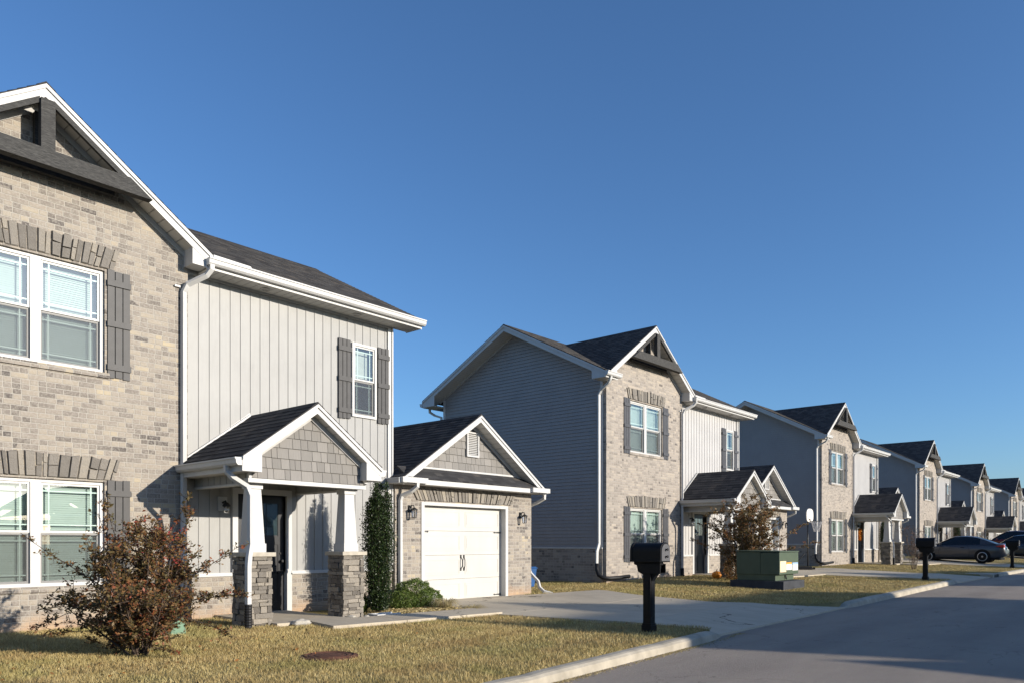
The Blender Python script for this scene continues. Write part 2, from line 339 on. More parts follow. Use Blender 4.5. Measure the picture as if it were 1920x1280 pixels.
# ------------------------------------------------------------------ shared shapes
def IDT(u, v, w): return (u, v, w)
def SWP(u, v, w): return (v, u, w)
def clip_half(poly, a, b, c):          # keep a*x+b*z<=c
    out = []
    for i in range(len(poly)):
        p, q = poly[i], poly[(i + 1) % len(poly)]; dp = a * p[0] + b * p[1] - c; dq = a * q[0] + b * q[1] - c
        if dp <= 0: out.append(p)
        if dp * dq < 0: t = dp / (dp - dq); out.append((p[0] + (q[0] - p[0]) * t, p[1] + (q[1] - p[1]) * t))
    return out
def under_gable(poly, xc_, zp, sl):
    poly = clip_half(poly, -sl, 1, zp - sl * xc_)
    return clip_half(poly, sl, 1, zp + sl * xc_) if poly else poly
def sheet(mb, v, rects, openings, gable=None, T=IDT, thick=0):
    """front sheet made of cells with rectangular openings cut out and reveals added"""
    x0, x1, z0, z1 = rects
    xs = sorted({x0, x1, *[o[0] for o in openings], *[o[1] for o in openings]}); zs = sorted({z0, z1, *[o[2] for o in openings], *[o[3] for o in openings]})
    for i in range(len(xs) - 1):
        for k in range(len(zs) - 1):
            cx_, cz_ = (xs[i] + xs[i + 1]) / 2, (zs[k] + zs[k + 1]) / 2
            if any(o[0] < cx_ < o[1] and o[2] < cz_ < o[3] for o in openings): continue
            p = [(xs[i], zs[k]), (xs[i + 1], zs[k]), (xs[i + 1], zs[k + 1]), (xs[i], zs[k + 1])]
            if gable: p = under_gable(p, *gable)
            if len(p) >= 3: mb.add([T(u, v, w) for u, w in p], [tuple(range(len(p)))])
    if thick:
        for a, b, c, d in openings:
            for (p, q) in (((a, c), (a, d)), ((a, d), (b, d)), ((b, d), (b, c)), ((b, c), (a, c))):
                mb.add([T(p[0], v, p[1]), T(q[0], v, q[1]), T(q[0], v + thick, q[1]), T(p[0], v + thick, p[1])], [(0, 1, 2, 3)])
def slope_courses(mb, T, ue, we, ur, wr, v0, v1, ex=.14):
    L = math.hypot(ur - ue, wr - we); n = max(1, round(L / ex)); du, dw = (ur - ue) / L, (wr - we) / L
    nu, nw = (-dw, du) if du > 0 else (dw, -du)
    def P(s, h, v): return T(ue + du * s + nu * h, v, we + dw * s + nw * h)
    for i in range(n):
        a, b = L * i / n, L * (i + 1) / n
        mb.quad(P(a, .009, v0), P(a, .009, v1), P(b, .001, v1), P(b, .001, v0)); mb.quad(P(a, -.002, v0), P(a, -.002, v1), P(a, .009, v1), P(a, .009, v0))
    mb.prism([(ue + nu * -.035, we + nw * -.035), (ur - nu * .035, wr - nw * .035), (ur, wr), (ue, we)], v0, v1, T)
def gable_roof(root, nm, T, uc, wp, sl, hw, v0, v1, vw, fh=.17, left=True, right=True, ridge_v1=None, soffit=True, back=None, hws=None, box=True, name_trim='rake_trim', clipu=None):
    """gable roof: u across, v along the ridge, gable end at v0, wall plane at vw"""
    hws = hws or (hw, hw); r = MB(); s = 1 if vw > v0 else -1
    for sg, on, h in ((-1, left, hws[0]), (1, right, hws[1])):
        if not on: continue
        tr = MB(); so = MB(); fz = MB()
        if clipu and sg < 0:
            slope_courses(r, T, uc + sg * h, wp - sl * h, uc, wp, v0, clipu[0]); slope_courses(r, T, uc + sg * clipu[1], wp - sl * clipu[1], uc, wp, clipu[0], v1)
        else: slope_courses(r, T, uc + sg * h, wp - sl * h, uc, wp, v0, v1)
        for (vv, s_, wv) in ((v0, s, vw),) + (((v1, -s, back),) if back else ()):
            def bar(o, d0, d1, va, vb, hh=h): o.prism([(uc, wp - d0), (uc + sg * hh, wp - sl * hh - d0), (uc + sg * hh, wp - sl * hh - d1), (uc, wp - d1)], va, vb, T)
            bar(tr, .04, fh, vv + .012 * s_, vv + .04 * s_)                # rake board
            bar(tr, .02, .075, vv - .012 * s_, vv + .012 * s_)             # drip moulding
            if soffit: bar(so, fh - .03, fh - .012, vv + .04 * s_, wv)     # sloped soffit
            fz_h = h - .25
            fz.prism([(uc, wp - fh + .012), (uc + sg * fz_h, wp - sl * fz_h - fh + .012), (uc + sg * fz_h, wp - sl * fz_h - fh - .09), (uc, wp - fh - .09)], wv - .022 * s_, wv - .002 * s_, T)
        tr.build(name_trim, M['white'], root); fz.build('frieze_board', M['frieze'], root); so.build('soffit', M['soffit'], root)
    # ridge cap
    r.prism([(uc - .12, wp - .12 * sl + .012), (uc, wp + .016), (uc + .12, wp - .12 * sl + .012), (uc, wp - .03)], v0 - .001, ridge_v1 if ridge_v1 else v1, T)
    ro = r.build(nm, M['shingle'], root)
    return ro
GP = [(0, 0), (0, .115), (.12, .115), (.12, .092), (.105, .085), (.098, .03), (.07, 0)]
def gutter(mb, x, y, z, along, length, out):
    """K-style gutter; out = +-1 direction away from the house on the other axis; z = bottom"""
    if along == 'x': T = lambda u, v, w: (v, y + out * u, z + w); a = x
    else: T = lambda u, v, w: (x + out * u, v, z + w); a = y
    mb.prism(GP, a, a + length, T)
def spout(mb, pts): mb.tube(pts, 0, rect=(.038, .03))
def shutter(root, x0, x1, z0, z1, y, mat):
    mb = MB(); w = (x1 - x0) / 3
    for i in range(3): mb.box(x0 + i * w + .007, x0 + (i + 1) * w - .007, y - .022, y - .002, z0 + U(-.008, .008), z1 + U(-.008, .008))
    h = z1 - z0
    for f in (.1, .5, .88): mb.box(x0 - .004, x1 + .004, y - .045, y - .022, z0 + h * f - .045, z0 + h * f + .045)
    return mb.build('shutter', mat, root)
def window(root, x0, x1, z0, z1, yf, units, blind=True):
    fr = MB(); e = .05
    fr.box(x0, x1, yf, yf + .1, z1 - e, z1); fr.box(x0, x1, yf, yf + .1, z0, z0 + e); fr.box(x0, x0 + e, yf + .0, yf + .1, z0 + e, z1 - e); fr.box(x1 - e, x1, yf, yf + .1, z0 + e, z1 - e)
    us = []
    if units == 2:
        m = (x0 + x1) / 2; fr.box(m - .065, m + .065, yf, yf + .1, z0 + e, z1 - e); us = [(x0 + e, m - .065), (m + .065, x1 - e)]
    else: us = [(x0 + e, x1 - e)]
    w = fr.build('window', M['white'], root)
    zm = (z0 + z1) / 2; bl = MB(); bk = MB()
    for a, b in us:
        for (c, d, yy) in ((zm - .0, z1 - e, yf + .02), (z0 + e, zm - .0, yf + .045)):
            s = MB(); t = .032
            s.box(a, b, yy, yy + .03, d - t, d); s.box(a, b, yy, yy + .03, c, c + t); s.box(a, a + t, yy, yy + .03, c + t, d - t); s.box(b - t, b, yy, yy + .03, c + t, d - t)
            s.build('sash', M['white'], w)
            gq = MB(); gq.quad((a + t, yy + .012, c + t), (b - t, yy + .012, c + t), (b - t, yy + .012, d - t), (a + t, yy + .012, d - t)); gq.build('glass_pane', M['glass'], w)
            mu = MB(); q = .085 if units == 2 else .07; h_ = .009
            for xx in (a + t + q, b - t - q): mu.box(xx - h_, xx + h_, yy + .016, yy + .022, c + t, d - t)
            for zz in (c + t + q, d - t - q): mu.box(a + t, b - t, yy + .0165, yy + .0225, zz - h_, zz + h_)
            mu.build('muntin_grid', M['muntin'], w)
        sq = MB(); sq.quad((a, yf + .03, z0 + e), (b, yf + .03, z0 + e), (b, yf + .03, zm - .01), (a, yf + .03, zm - .01)); sq.build('insect_screen', M['screen'], w)
        if blind:
            n = int((z1 - z0) / .034)
            for i in range(n):
                zz = z1 - e - i * (z1 - z0 - 2 * e) / n; sg = U(-.002, .002)
                bl.quad((a + .01, yf + .125, zz - .038 + sg), (b - .01, yf + .125, zz - .038 + sg), (b - .01, yf + .143, zz), (a + .01, yf + .143, zz))
            for xx in (a + .15, b - .15): bl.box(xx - .002, xx + .002, yf + .118, yf + .122, z0 + e, z1 - e)
        else:
            bl.quad((a, yf + .16, z0 + (z1 - z0) * .5), (b, yf + .16, z0 + (z1 - z0) * .5), (b, yf + .16, z1), (a, yf + .16, z1))
    bl.build('blind', M['blind'] if blind else M['frieze'], w)
    bk.box(x0 - .02, x1 + .02, yf + .35, yf + .36, z0 - .02, z1 + .02)
    bk.quad((x0 - .02, yf + .101, z0), (x1 + .02, yf + .101, z0), (x1 + .02, yf + .35, z0), (x0 - .02, yf + .35, z0))
    bk.quad((x0 - .01, yf + .101, z0), (x0 - .01, yf + .35, z0), (x0 - .01, yf + .35, z1), (x0 - .01, yf + .101, z1)); bk.quad((x1 + .01, yf + .101, z0), (x1 + .01, yf + .35, z0), (x1 + .01, yf + .35, z1), (x1 + .01, yf + .101, z1))
    bk.quad((x0, yf + .101, z1 + .01), (x1, yf + .101, z1 + .01), (x1, yf + .35, z1 + .01), (x0, yf + .35, z1 + .01))
    bk.build('dark_room', M['dark'], w)
    return w
def lintel(root, x0, x1, z0, h, y):
    mb = MB(); m = (x0 + x1) / 2; hw = (x1 - x0) / 2; x = x0; k = 0
    while x < x1 - .03:
        w = U(.06, .14); x2 = min(x1, x + w)
        if x1 - x2 < .05: x2 = x1
        fan = lambda q: m + (q - m) * 1.10
        top = lambda q: z0 + h * (.93 + .1 * (1 - ((q - m) / hw) ** 2)) + U(-.015, .02)
        pr = U(.018, .045); gp = .006
        zs_ = [0, 1] if U(0, 1) > .3 else [0, U(.4, .6), 1]
        for i in range(len(zs_) - 1):
            f0, f1 = zs_[i] + (.02 if i else 0), zs_[i + 1]
            l = lambda f: (x + gp) * (1 - f) + (fan(x) + gp) * f; r_ = lambda f: (x2 - gp) * (1 - f) + (fan(x2) - gp) * f
            t1, t2 = top(x), top(x2); za = lambda f, t: z0 + (t - z0) * f
            pts = [(l(f0), za(f0, t1)), (r_(f0), za(f0, t2)), (r_(f1), za(f1, t2)), (l(f1), za(f1, t1))]
            pts = [(a + U(-.006, .006), b + U(-.004, .004)) for a, b in pts]; c0 = sum(p[0] for p in pts) / 4; c1 = sum(p[1] for p in pts) / 4
            fr = [(a + (c0 - a) * .14, b + (c1 - b) * .07) for a, b in pts]
            mb.prism(fr, y - pr, y - .012, top=pts); mb.prism(pts, y - .012, y + .02)
        x = x2
    return mb.build('stone_lintel', M['lintel'], root)
def ledge_pier(mb, x0, x1, y0, y1, z0, z1):
    mb.box(x0 + .03, x1 - .03, y0 + .03, y1 - .03, z0, z1)
    for face in range(4):
        z = z0
        while z < z1 - .02:
            h = min(U(.045, .105), z1 - z)
            if z1 - z - h < .035: h = z1 - z
            a, b = (x0, x1) if face % 2 == 0 else (y0, y1); p = a - U(0, .02)
            while p < b - .01:
                w = U(.09, .26); q = min(p + w, b + U(0, .02))
                if b - q < .06: q = b + U(0, .02)
                o = U(-.012, .022); gg = .004
                if face == 0: mb.box(p + gg, q - gg, y0 - o, y0 + .06, z + gg, z + h - gg, .006)
                elif face == 2: mb.box(p + gg, q - gg, y1 - .06, y1 + o, z + gg, z + h - gg, .006)
                elif face == 1: mb.box(x1 - .06, x1 + o, p + gg, q - gg, z + gg, z + h - gg, .006)
                else: mb.box(x0 - o, x0 + .06, p + gg, q - gg, z + gg, z + h - gg, .006)
                p = q
            z += h
def shakes(root, xc_, zp, sl, x0, x1, z0, y, hole=None):
    mb = MB(); z = z0
    while z < zp:
        z1 = z + .165; x = x0 - U(0, .1)
        while x < x1:
            w = U(.09, .24); x2 = min(x1, x + w); a = max(x, x0) + .0035; b = x2 - .0035
            if b > a:
                for (c, d) in (((z + .002 + U(0, .006), z1 - .002),)):
                    pl = under_gable([(a, c), (b, c), (b, d), (a, d)], xc_, zp, sl)
                    if hole and hole[0] < (a + b) / 2 < hole[1] and c > hole[2] and c < hole[3]: pl = []
                    if len(pl) >= 3:
                        n = len(pl); yb = lambda w_: y - .006 - .016 * (1 - (w_ - z) / .165)
                        mb.add([(u, yb(w_), w_) for u, w_ in pl] + [(u, y + .01, w_) for u, w_ in pl], [tuple(range(n))] + [(i, (i + 1) % n, (i + 1) % n + n, i + n) for i in range(n)])
            x = x2
        z = z1
    bk = under_gable([(x0, z0), (x1, z0), (x1, zp), (x0, zp)], xc_, zp, sl); mb.add([(u, y, w) for u, w in bk], [tuple(range(len(bk)))])
    return mb.build('shake_gable', M['shake'], root, fix=True)
def lantern(root, x, y, z):
    s = MB(); s.box(x - .045, x + .045, y - .02, y, z - .02, z + .13); s.tube([(x, y - .02, z + .07), (x, y - .07, z + .13), (x, y - .13, z + .12), (x, y - .145, z + .07)], .011)
    s.lathe([(.02, .075), (.06, .05), (.075, .035), (.075, .025)], (x, y - .145, z), 8)
    for a in range(4):
        q = math.pi / 4 + a * math.pi / 2; s.tube([(x + .062 * math.cos(q), y - .145 + .062 * math.sin(q), z + .03), (x + .05 * math.cos(q), y - .145 + .05 * math.sin(q), z - .13)], .006, 4)
    s.lathe([(.045, -.145), (.055, -.13)], (x, y - .145, z), 8)
    o = s.build('wall_lantern', M['iron'], root, fix=True); gl = MB(); gl.lathe([(.042, -.125), (.055, .025)], (x, y - .145, z), 8); gl.build('lamp_glass', M['clear'], o); return o

# ------------------------------------------------------------------ the house (built once, in the first house's place)
YB, YS = 12.3, 12.4
BX0, BX1, SX1, GX0, GX1 = 1.62, 6.01, 10.38, 10.42, 14.85
def build_house():
    root = empty('brick_and_siding_house', (6.2, 12.3, -1.27)); GZ = -1.75
    # --- brick gable front
    ow = [(2.88, 4.72, 2.58, 4.12), (2.88, 4.72, -.62, .93)]
    b = MB(); CX = 3.82
    sheet(b, YB, (BX0, BX1, GZ, 6.4), ow, (CX, 6.29, .70), thick=.12)
    b.quad((BX1, YB, GZ), (BX1, YB + .15, GZ), (BX1, YB + .15, 4.6), (BX1, YB, 4.6))
    b.quad((BX0, YB, GZ), (BX0, YB + .11, GZ), (BX0, YB + .11, 4.9), (BX0, YB, 4.9))
    for (a, c, z0, z1) in ow: b.box(a - .06, c + .06, YB - .03, YB + .1, z0 - .075, z0)   # brick sill
    b.build('brick_wall', M['brick_a'], root)
    for i, (a, c, z0, z1) in enumerate(ow):
        window(root, a, c, z0, z1, YB + .045, 2)
        shutter(root, a - .37, a - .03, z0 - .06, z1 + .03, YB, M['shutter']); shutter(root, c + .03, c + .37, z0 - .06, z1 + .03, YB, M['shutter'])
        lintel(root, a - .12, c + .12, z1 + .03, .33, YB)
    # --- side walls: lap siding over a brick base
    for (x, sgn, z0) in ((BX0, -1, -.25), (SX1, 1, -.45)):
        s = MB(); zp, sl, uc = 6.45, .513, 15.75; z = z0
        while z < zp:
            z1 = min(z + .1016, zp)
            lim = lambda w: (max(12.42, uc - (zp - w) / sl), min(18.9, uc + (zp - w) / sl))
            a0, a1 = lim(z); c0, c1 = lim(z1)
            e1 = x + sgn * .024; e2 = x + sgn * .008
            s.quad((e1, a0, z), (e1, a1, z), (e2, c1, z1), (e2, c0, z1)); s.quad((x - sgn * .01, a0, z + .010), (x - sgn * .01, a1, z + .010), (e1, a1, z), (e1, a0, z)); s.quad((x - sgn * .01, c0, z1 + .01), (x - sgn * .01, c1, z1 + .01), (e2, c1, z1), (e2, c0, z1)); z = z1
        s.build('side_siding', M['lap'], root)
        f = MB(); f.box(min(x, x + sgn * .045), max(x, x + sgn * .045), 12.41, 18.95, GZ, z0 - .03); f.build('brick_base', M['brick_a'], root)
        t = MB(); t.box(min(x, x + sgn * .06), max(x, x + sgn * .06), 12.405, 18.96, z0 - .03, z0 + .012)
        t.box(min(x - sgn * .0, x + sgn * .03), max(x, x + sgn * .03), 12.34 if sgn > 0 else 12.405, 12.49, z0 + .012, 4.72); t.box(min(x, x + sgn * .03), max(x, x + sgn * .03), 18.83, 18.93, z0 + .012, 4.72)
        if sgn > 0: t.box(x - .09, x, 12.365, 12.40, -.5, 4.62)
        t.build('corner_trim', M['white'], root)
    r = MB(); r.quad((BX0, 18.93, GZ), (GX1, 18.93, GZ), (GX1, 18.93, 1.2), (BX0, 18.93, 1.2)); r.quad((BX0, 18.93, 1.2), (SX1, 18.93, 1.2), (SX1, 18.93, 4.7), (BX0, 18.93, 4.7)); r.build('rear_wall', M['lap'], root)
    # --- board and batten front
    so_ = (9.38, 9.99, 2.52, 3.98); do_ = (6.93, 7.90, -1.30, .87)
    p = MB(); sheet(p, YS, (BX1, SX1, -.52, 4.72), [so_, (do_[0], do_[1], -.52, do_[3])], thick=.1)
    x = BX1 + .06
    while x < SX1 - .1:
        segs = [(-.50, 4.70)]
        for o in (so_, (do_[0] - .1, do_[1] + .1, -.6, do_[3] + .1)):
            if o[0] - .03 < x < o[1] + .03: segs = [q for a, c in segs for q in ((a, min(c, o[2])), (max(a, o[3]), c)) if q[1] > q[0] + .02]
        for a, c in segs: p.box(x - .020, x + .020, YS - .004, YS, a, c); p.box(x - .020, x - .014, YS - .012, YS - .004, a, c)
        x += .19
    p.build('batten_siding', M['vinyl'], root)
    w = MB(); sheet(w, YS - .05, (BX1, SX1, GZ, -.56), [(do_[0] - .09, do_[1] + .09, GZ, -.56)]); 
    for xx in (do_[0] - .09, do_[1] + .09): w.quad((xx, YS - .05, GZ), (xx, YS + .05, GZ), (xx, YS + .05, -.56), (xx, YS - .05, -.56))
    w.quad((SX1, YS - .05, GZ), (SX1, YS + .05, GZ), (SX1, YS + .05, -.56), (SX1, YS - .05, -.56)); w.build('brick_wainscot', M['brick_a'], root)
    for a, c in ((BX1, do_[0] - .09), (do_[1] + .09, SX1)): t = MB(); t.box(a, c, YS - .085, YS, -.56, -.535); t.box(a, c, YS - .06, YS, -.535, -.50); t.build('ledge_trim', M['white'], root)
    t = MB(); t.box(BX1, SX1, YS - .03, YS, 4.44, 4.52); t.build('eave_trim', M['white'], root)
    window(root, *so_, YS - .04, 1, False)
    shutter(root, 9.05, 9.345, 2.46, 4.0, YS - .018, M['shutter']); shutter(root, 10.02, 10.31, 2.46, 4.0, YS - .018, M['shutter'])
    # --- front door
    a, c, z0, z1 = do_; d = MB(); yd = YS + .05
    d.box(a, c, yd, yd + .045, z0, z1)
    d.box(a + .02, a + .13, yd - .012, yd, z0 + .05, z1 - .03); d.box(c - .13, c - .02, yd - .012, yd, z0 + .05, z1 - .03)
    for zz, hh in ((z0 + .05, .2), (z0 + 1.28, .12), (z1 - .14, .11), (z0 + 1.40, .03)): d.box(a + .13, c - .13, yd - .012, yd, zz, zz + hh)
    d.box((a + c) / 2 - .05, (a + c) / 2 + .05, yd - .012, yd, z0 + .25, z0 + 1.28)
    dr = d.build('front_door', M['door'], root)
    hd = MB(); hd.lathe([(.012, 0), (.012, -.04), (.03, -.045), (.03, -.07), (.015, -.078)], (c - .075, yd - .012, z0 + .98), 12, 'y'); hd.lathe([(.025, 0), (.025, -.02)], (c - .075, yd - .012, z0 + 1.12), 12, 'y'); hd.build('door_knob', M['iron'], dr)
    dg = MB(); w3 = (c - a - .26) / 3
    for i in range(3): dg.box(a + .14 + i * w3, a + .12 + (i + 1) * w3, yd - .004, yd - .001, z0 + 1.45, z1 - .15)
    dg.build('door_light', M['glass'], dr)
    tf = MB(); tf.box(a - .1, a, YS - .055, YS + .1, z0 - .03, z1 + .1); tf.box(c, c + .1, YS - .055, YS + .1, z0 - .03, z1 + .1); tf.box(a, c, YS - .055, YS + .1, z1, z1 + .1); tf.build('door_trim', M['white'], root)
    # lamp beside the door
    lb = MB(); lb.box(6.58, 6.74, YS - .03, YS - .002, .56, .80); lbo = lb.build('wall_lamp', M['white'], root)
    q = MB(); q.tube([(6.66, YS - .03, .70), (6.66, YS - .12, .72), (6.66, YS - .15, .66)], .02); q.lathe([(.03, .0), (.065, -.05), (.065, -.07)], (6.66, YS - .15, .70), 14); q.build('lamp_shade', M['iron'], lbo, smooth=False)
    q = MB(); q.lathe([(.05, -.07), (.045, -.17), (.02, -.18)], (6.66, YS - .15, .70), 14); q.build('lamp_glass', M['clear'], lbo, smooth=True)
    # --- main roof (gables at the sides), in three runs so the brick gable stands clear
    RY, RZ, SL = 15.75, 6.60, .513; hf = RY - 11.97
    for (v0, v1, h, nm) in ((1.10, 1.42, hf, 0), (1.42, 6.22, RY - 12.5, 1), (6.22, 10.88, hf, 2)):
        pass
    ro = MB()
    for (v0, v1, h) in ((1.10, 1.42, hf), (1.42, 6.22, RY - 12.5), (6.22, 10.88, hf)): slope_courses(ro, SWP, RY - h, RZ - SL * h, RY, RZ, v0, v1)
    slope_courses(ro, SWP, 19.45, RZ - SL * (19.45 - RY), RY, RZ, 1.10, 10.88)
    ro.prism([(RY - .13, RZ - .055), (RY, RZ + .018), (RY + .13, RZ - .055), (RY, RZ - .03)], 1.10, 10.88, SWP); ro.build('main_roof', M['shingle'], root)
    tr = MB()
    for (v, s, wv) in ((1.10, 1, BX0), (10.88, -1, SX1)):
        so = MB(); fz = MB()
        for sg, h in ((-1, hf), (1, 19.45 - RY)):
            def bar(o, d0, d1, va, vb, h=h): o.prism([(RY, RZ - d0), (RY + sg * h, RZ - SL * h - d0), (RY + sg * h, RZ - SL * h - d1), (RY, RZ - d1)], va, vb, SWP)
            bar(tr, .04, .2, v + .012 * s, v + .04 * s); bar(tr, .02, .085, v - .012 * s, v + .012 * s); bar(so, .17, .188, v + .04 * s, wv)
            bar(fz, .188, .26, wv - .03 * s, wv - .005 * s, h - .35)
        so.box(min(v, wv), max(v, wv), 11.99, 12.42, 4.475, 4.49); so.box(min(v, wv), max(v, wv), 18.9, 19.44, 4.475, 4.49)
        for (ya, yb) in ((11.985, 12.45), (18.88, 19.445)):
            zt = lambda yy: RZ - SL * abs(yy - RY) - .12
            tr.prism([(ya, 4.47), (yb, 4.47), (yb, zt(yb)), (ya, zt(ya))], v + .014 * s, v + .038 * s, SWP)
        so.build('soffit', M['soffit'], root); fz.build('frieze_board', M['frieze'], root)
    so = MB(); so.box(6.2, 10.375, 11.99, 12.4, 4.475, 4.49)
    tr.box(6.16, 10.862, 11.965, 11.99, 4.47, 4.625); tr.box(1.13, 10.86, 19.44, 19.46, 4.47, 4.64); tr.box(1.115, 1.7, 11.965, 11.99, 4.47, 4.625)
    tr.build('rake_trim', M['white'], root); so.build('soffit', M['soffit'], root)
    # round soffit vents
    for vx in (7.35, 9.35):
        vb = MB(); vb.lathe([(.085, 0), (.085, -.012), (.06, -.02), (.05, -.008)], (vx, 12.18, 4.475), 20); vb.build('soffit_vent', M['frieze'], root)
    # --- brick gable roof
    gable_roof(root, 'gable_roof', IDT, CX, 6.44, .70, 2.46, 11.97, 15.45, YB, fh=.2, ridge_v1=15.4, clipu=(12.46, 2.16))
    for sg in (-1, 1):
        e = CX + sg * 2.46; i_ = CX + sg * 2.12; bx = MB()
        bx.prism([(i_, 4.50), (e, 4.50), (e, 4.62), (i_, 4.92 - .06)], 11.99, YB, IDT); bx.build('eave_return', M['white'], root)
    bx = MB(); bx.prism([(6.27, 4.60), (6.95, 4.60), (6.97, 4.66), (6.93, 4.70), (6.27, 4.715)], 11.94, 11.96); bx.build('eave_return', M['white'], root)
    # timber truss
    bm = MB(); zt = 5.47; zb = 5.24
    w0 = (6.44 - .2 - zb) / .70; w1 = (6.44 - .2 - zt) / .70
    bm.prism([(CX - w0, zb), (CX + w0, zb), (CX + w1, zt), (CX - w1, zt)], 11.86, 12.0); bm.build('gable_beam', M['timber'], root)
    kp = MB(); kp.box(CX - .09, CX + .09, 11.885, 12.0, zt, 6.17); kp.build('king_post', M['timber'], root)
    kb = MB(); kb.box(CX - .07, CX + .07, 12.2, 12.296, zt - .1, 6.1)
    for sg in (-1, 1): kb.prism([(CX + sg * .09, 6.20), (CX + sg * w1, zt + .02), (CX + sg * w1, zt - .07), (CX + sg * .09, 6.11)], 11.93, 11.985)
    kb.box(CX - 1.0, CX + 1.0, 12.19, 12.295, zb + .02, zt - .03); kb.build('truss_brace', M['timber'], root)
    # --- gutters and downspouts of the main house
    for ga in ((6.16, 11.965, 4.52, 'x', 4.74, -1), (1.06, 11.965, 4.52, 'x', .72, -1), (1.10, 19.46, 4.5, 'x', 9.8, 1)): gm = MB(); gutter(gm, *ga); gm.build('gutter', M['white'], root)
    ds = MB(); spout(ds, [(6.22, 11.91, 4.53), (6.22, 11.91, 4.46), (6.17, 11.98, 4.36), (5.95, 12.18, 4.20), (5.91, 12.235, 4.08), (5.91, 12.235, 3.9), (5.91, 12.235, -.95)]); ds.box(5.78, 5.87, 12.26, 12.3, 4.15, 4.18)
    do = ds.build('downspout', M['white'], root)
    dk = MB(); dk.tube([(5.91, 12.235, -.93), (5.91, 12.235, -1.15), (5.93, 12.16, -1.28), (5.96, 11.95, -1.33)], .055, 10); dk.build('drain_pipe', M['rubber'], do, smooth=True)
    ds = MB(); spout(ds, [(1.3, 11.93, 4.52), (1.3, 11.95, 4.44), (1.34, 12.02, 4.36), (1.52, 12.42, 4.22), (1.55, 12.5, 4.10), (1.55, 12.5, 0.05), (1.55, 12.5, -.12), (1.47, 12.52, -.35), (1.46, 12.52, -.72)]); do = ds.build('downspout', M['white'], root)
    dk = MB(); dk.tube([(1.46, 12.52, -.70), (1.44, 12.50, -.86), (1.38, 12.40, -1.02), (1.40, 12.28, -1.09), (1.55, 12.15, -1.11), (1.95, 12.08, -1.10), (2.5, 12.1, -1.08)], .055, 10); dk.build('drain_pipe', M['rubber'], do, smooth=True)
    ds = MB(); spout(ds, [(1.5, 19.5, 4.5), (1.5, 19.5, 4.38), (1.56, 19.3, 4.25), (1.56, 18.99, 4.15), (1.56, 18.98, 4.0), (1.56, 18.98, -1.2)]); ds.build('downspout', M['white'], root)
    # --- porch
    PX = 7.19; PZ = 2.24; PS = .72; PH = 1.30
    gable_roof(root, 'porch_roof', IDT, PX, PZ, PS, PH, 10.36, 12.4, 10.56, fh=.17, box=False)
    for sg in (-1, 1):
        e = PX + sg * PH; i_ = PX + sg * .98; px = MB()
        px.prism([(i_, 1.07), (e, 1.07), (e, 1.28), (i_, 1.46)], 10.375, 10.56)        # boxed ends
        px.box(min(e, e - sg * .02), max(e, e - sg * .02), 10.56, 12.4, 1.07, 1.27)
        px.build('eave_return', M['white'], root)
    for sg in (-1, 1): ps = MB(); e = PX + sg * PH; i_ = PX + sg * .95; ps.box(min(e, i_), max(e, i_), 10.56, 12.38, 1.075, 1.09); ps.build('soffit', M['soffit'], root)
    ps = MB(); ps.box(PX - .95, PX + .95, 10.62, 12.38, 1.15, 1.165); ps.build('porch_ceiling', M['soffit'], root)
    shakes(root, PX, PZ - .17, PS, PX - 1.05, PX + 1.05, .99, 10.575)
    pb = MB(); pb.box(PX - 1.10, PX + 1.10, 10.555, 10.69, .925, .988)
    for sg in (-1, 1): xx = PX + sg * .97; pb.box(xx - .06, xx + .06, 10.69, 12.39, .90, .93); 
    pb.box(PX - 1.09, PX - 1.05, 10.55, 10.60, .988, 1.16); pb.build('porch_beam_trim', M['white'], root)
    for sg in (-1, 1):
        pc = MB()
        xx = PX + sg * .97; pc.box(xx - .05, xx + .05, 10.69, 12.39, .93, 1.15)
        yy = 10.8
        while yy < 12.3: pc.box(xx - .058, xx + .058, yy - .02, yy + .02, .932, 1.148); yy += .19
        pc.build('porch_beam', M['vinyl'], root)
    fl = MB(); fl.quad((5.96, 12.395, 1.30), (PX, 12.395, 2.27), (PX, 12.395, 2.31), (5.90, 12.395, 1.33)); fl.prism([(5.93, 1.30), (PX - .02, 2.235), (PX - .02, 2.275), (5.89, 1.335)], 12.34, 12.385); fl.build('step_flashing', M['white'], root)
    for ga in ((5.895, 10.38, 1.15, 'y', 1.9, -1), (8.49, 10.38, 1.15, 'y', 1.9, 1)): gp = MB(); gutter(gp, *ga); gp.build('gutter', M['white'], root)
    for cxx in (6.30, 8.06):
        col_ = MB(); yc = 10.80; ledge_pier(col_, cxx - .205, cxx + .205, yc - .205, yc + .205, -1.75, -.20); co = col_.build('porch_column', M['ledge'], root, fix=True)
        cp = MB(); cp.box(cxx - .255, cxx + .255, yc - .255, yc + .255, -.20, -.135); cp.build('column_cap', M['cap'], co, bevel=.008)
        po = MB(); f = lambda r: [(cxx - r, yc - r), (cxx + r, yc - r), (cxx + r, yc + r), (cxx - r, yc + r)]
        TT = lambda u, v, w: (u, w, v)
        po.prism(f(.148), -.1345, .0, TT); po.prism(f(.132), .0, .84, TT, top=f(.092)); po.prism(f(.112), .84, .924, TT); po.build('tapered_post', M['white'], co)
    ds = MB(); spout(ds, [(5.83, 10.72, 1.16), (5.83, 10.72, 1.08), (5.90, 10.66, .98), (6.08, 10.57, .85), (6.12, 10.55, .72), (6.12, 10.55, .1), (6.12, 10.54, -.02), (6.03, 10.44, -.22), (6.01, 10.42, -.34), (6.01, 10.42, -.92)]); do = ds.build('downspout', M['white'], root)
    dk = MB(); dk.tube([(6.01, 10.42, -.9 - i * .02) for i in range(22)], [.052 + (.006 if i % 2 else 0) for i in range(22)], 10); dk.build('drain_pipe', M['rubber'], do)
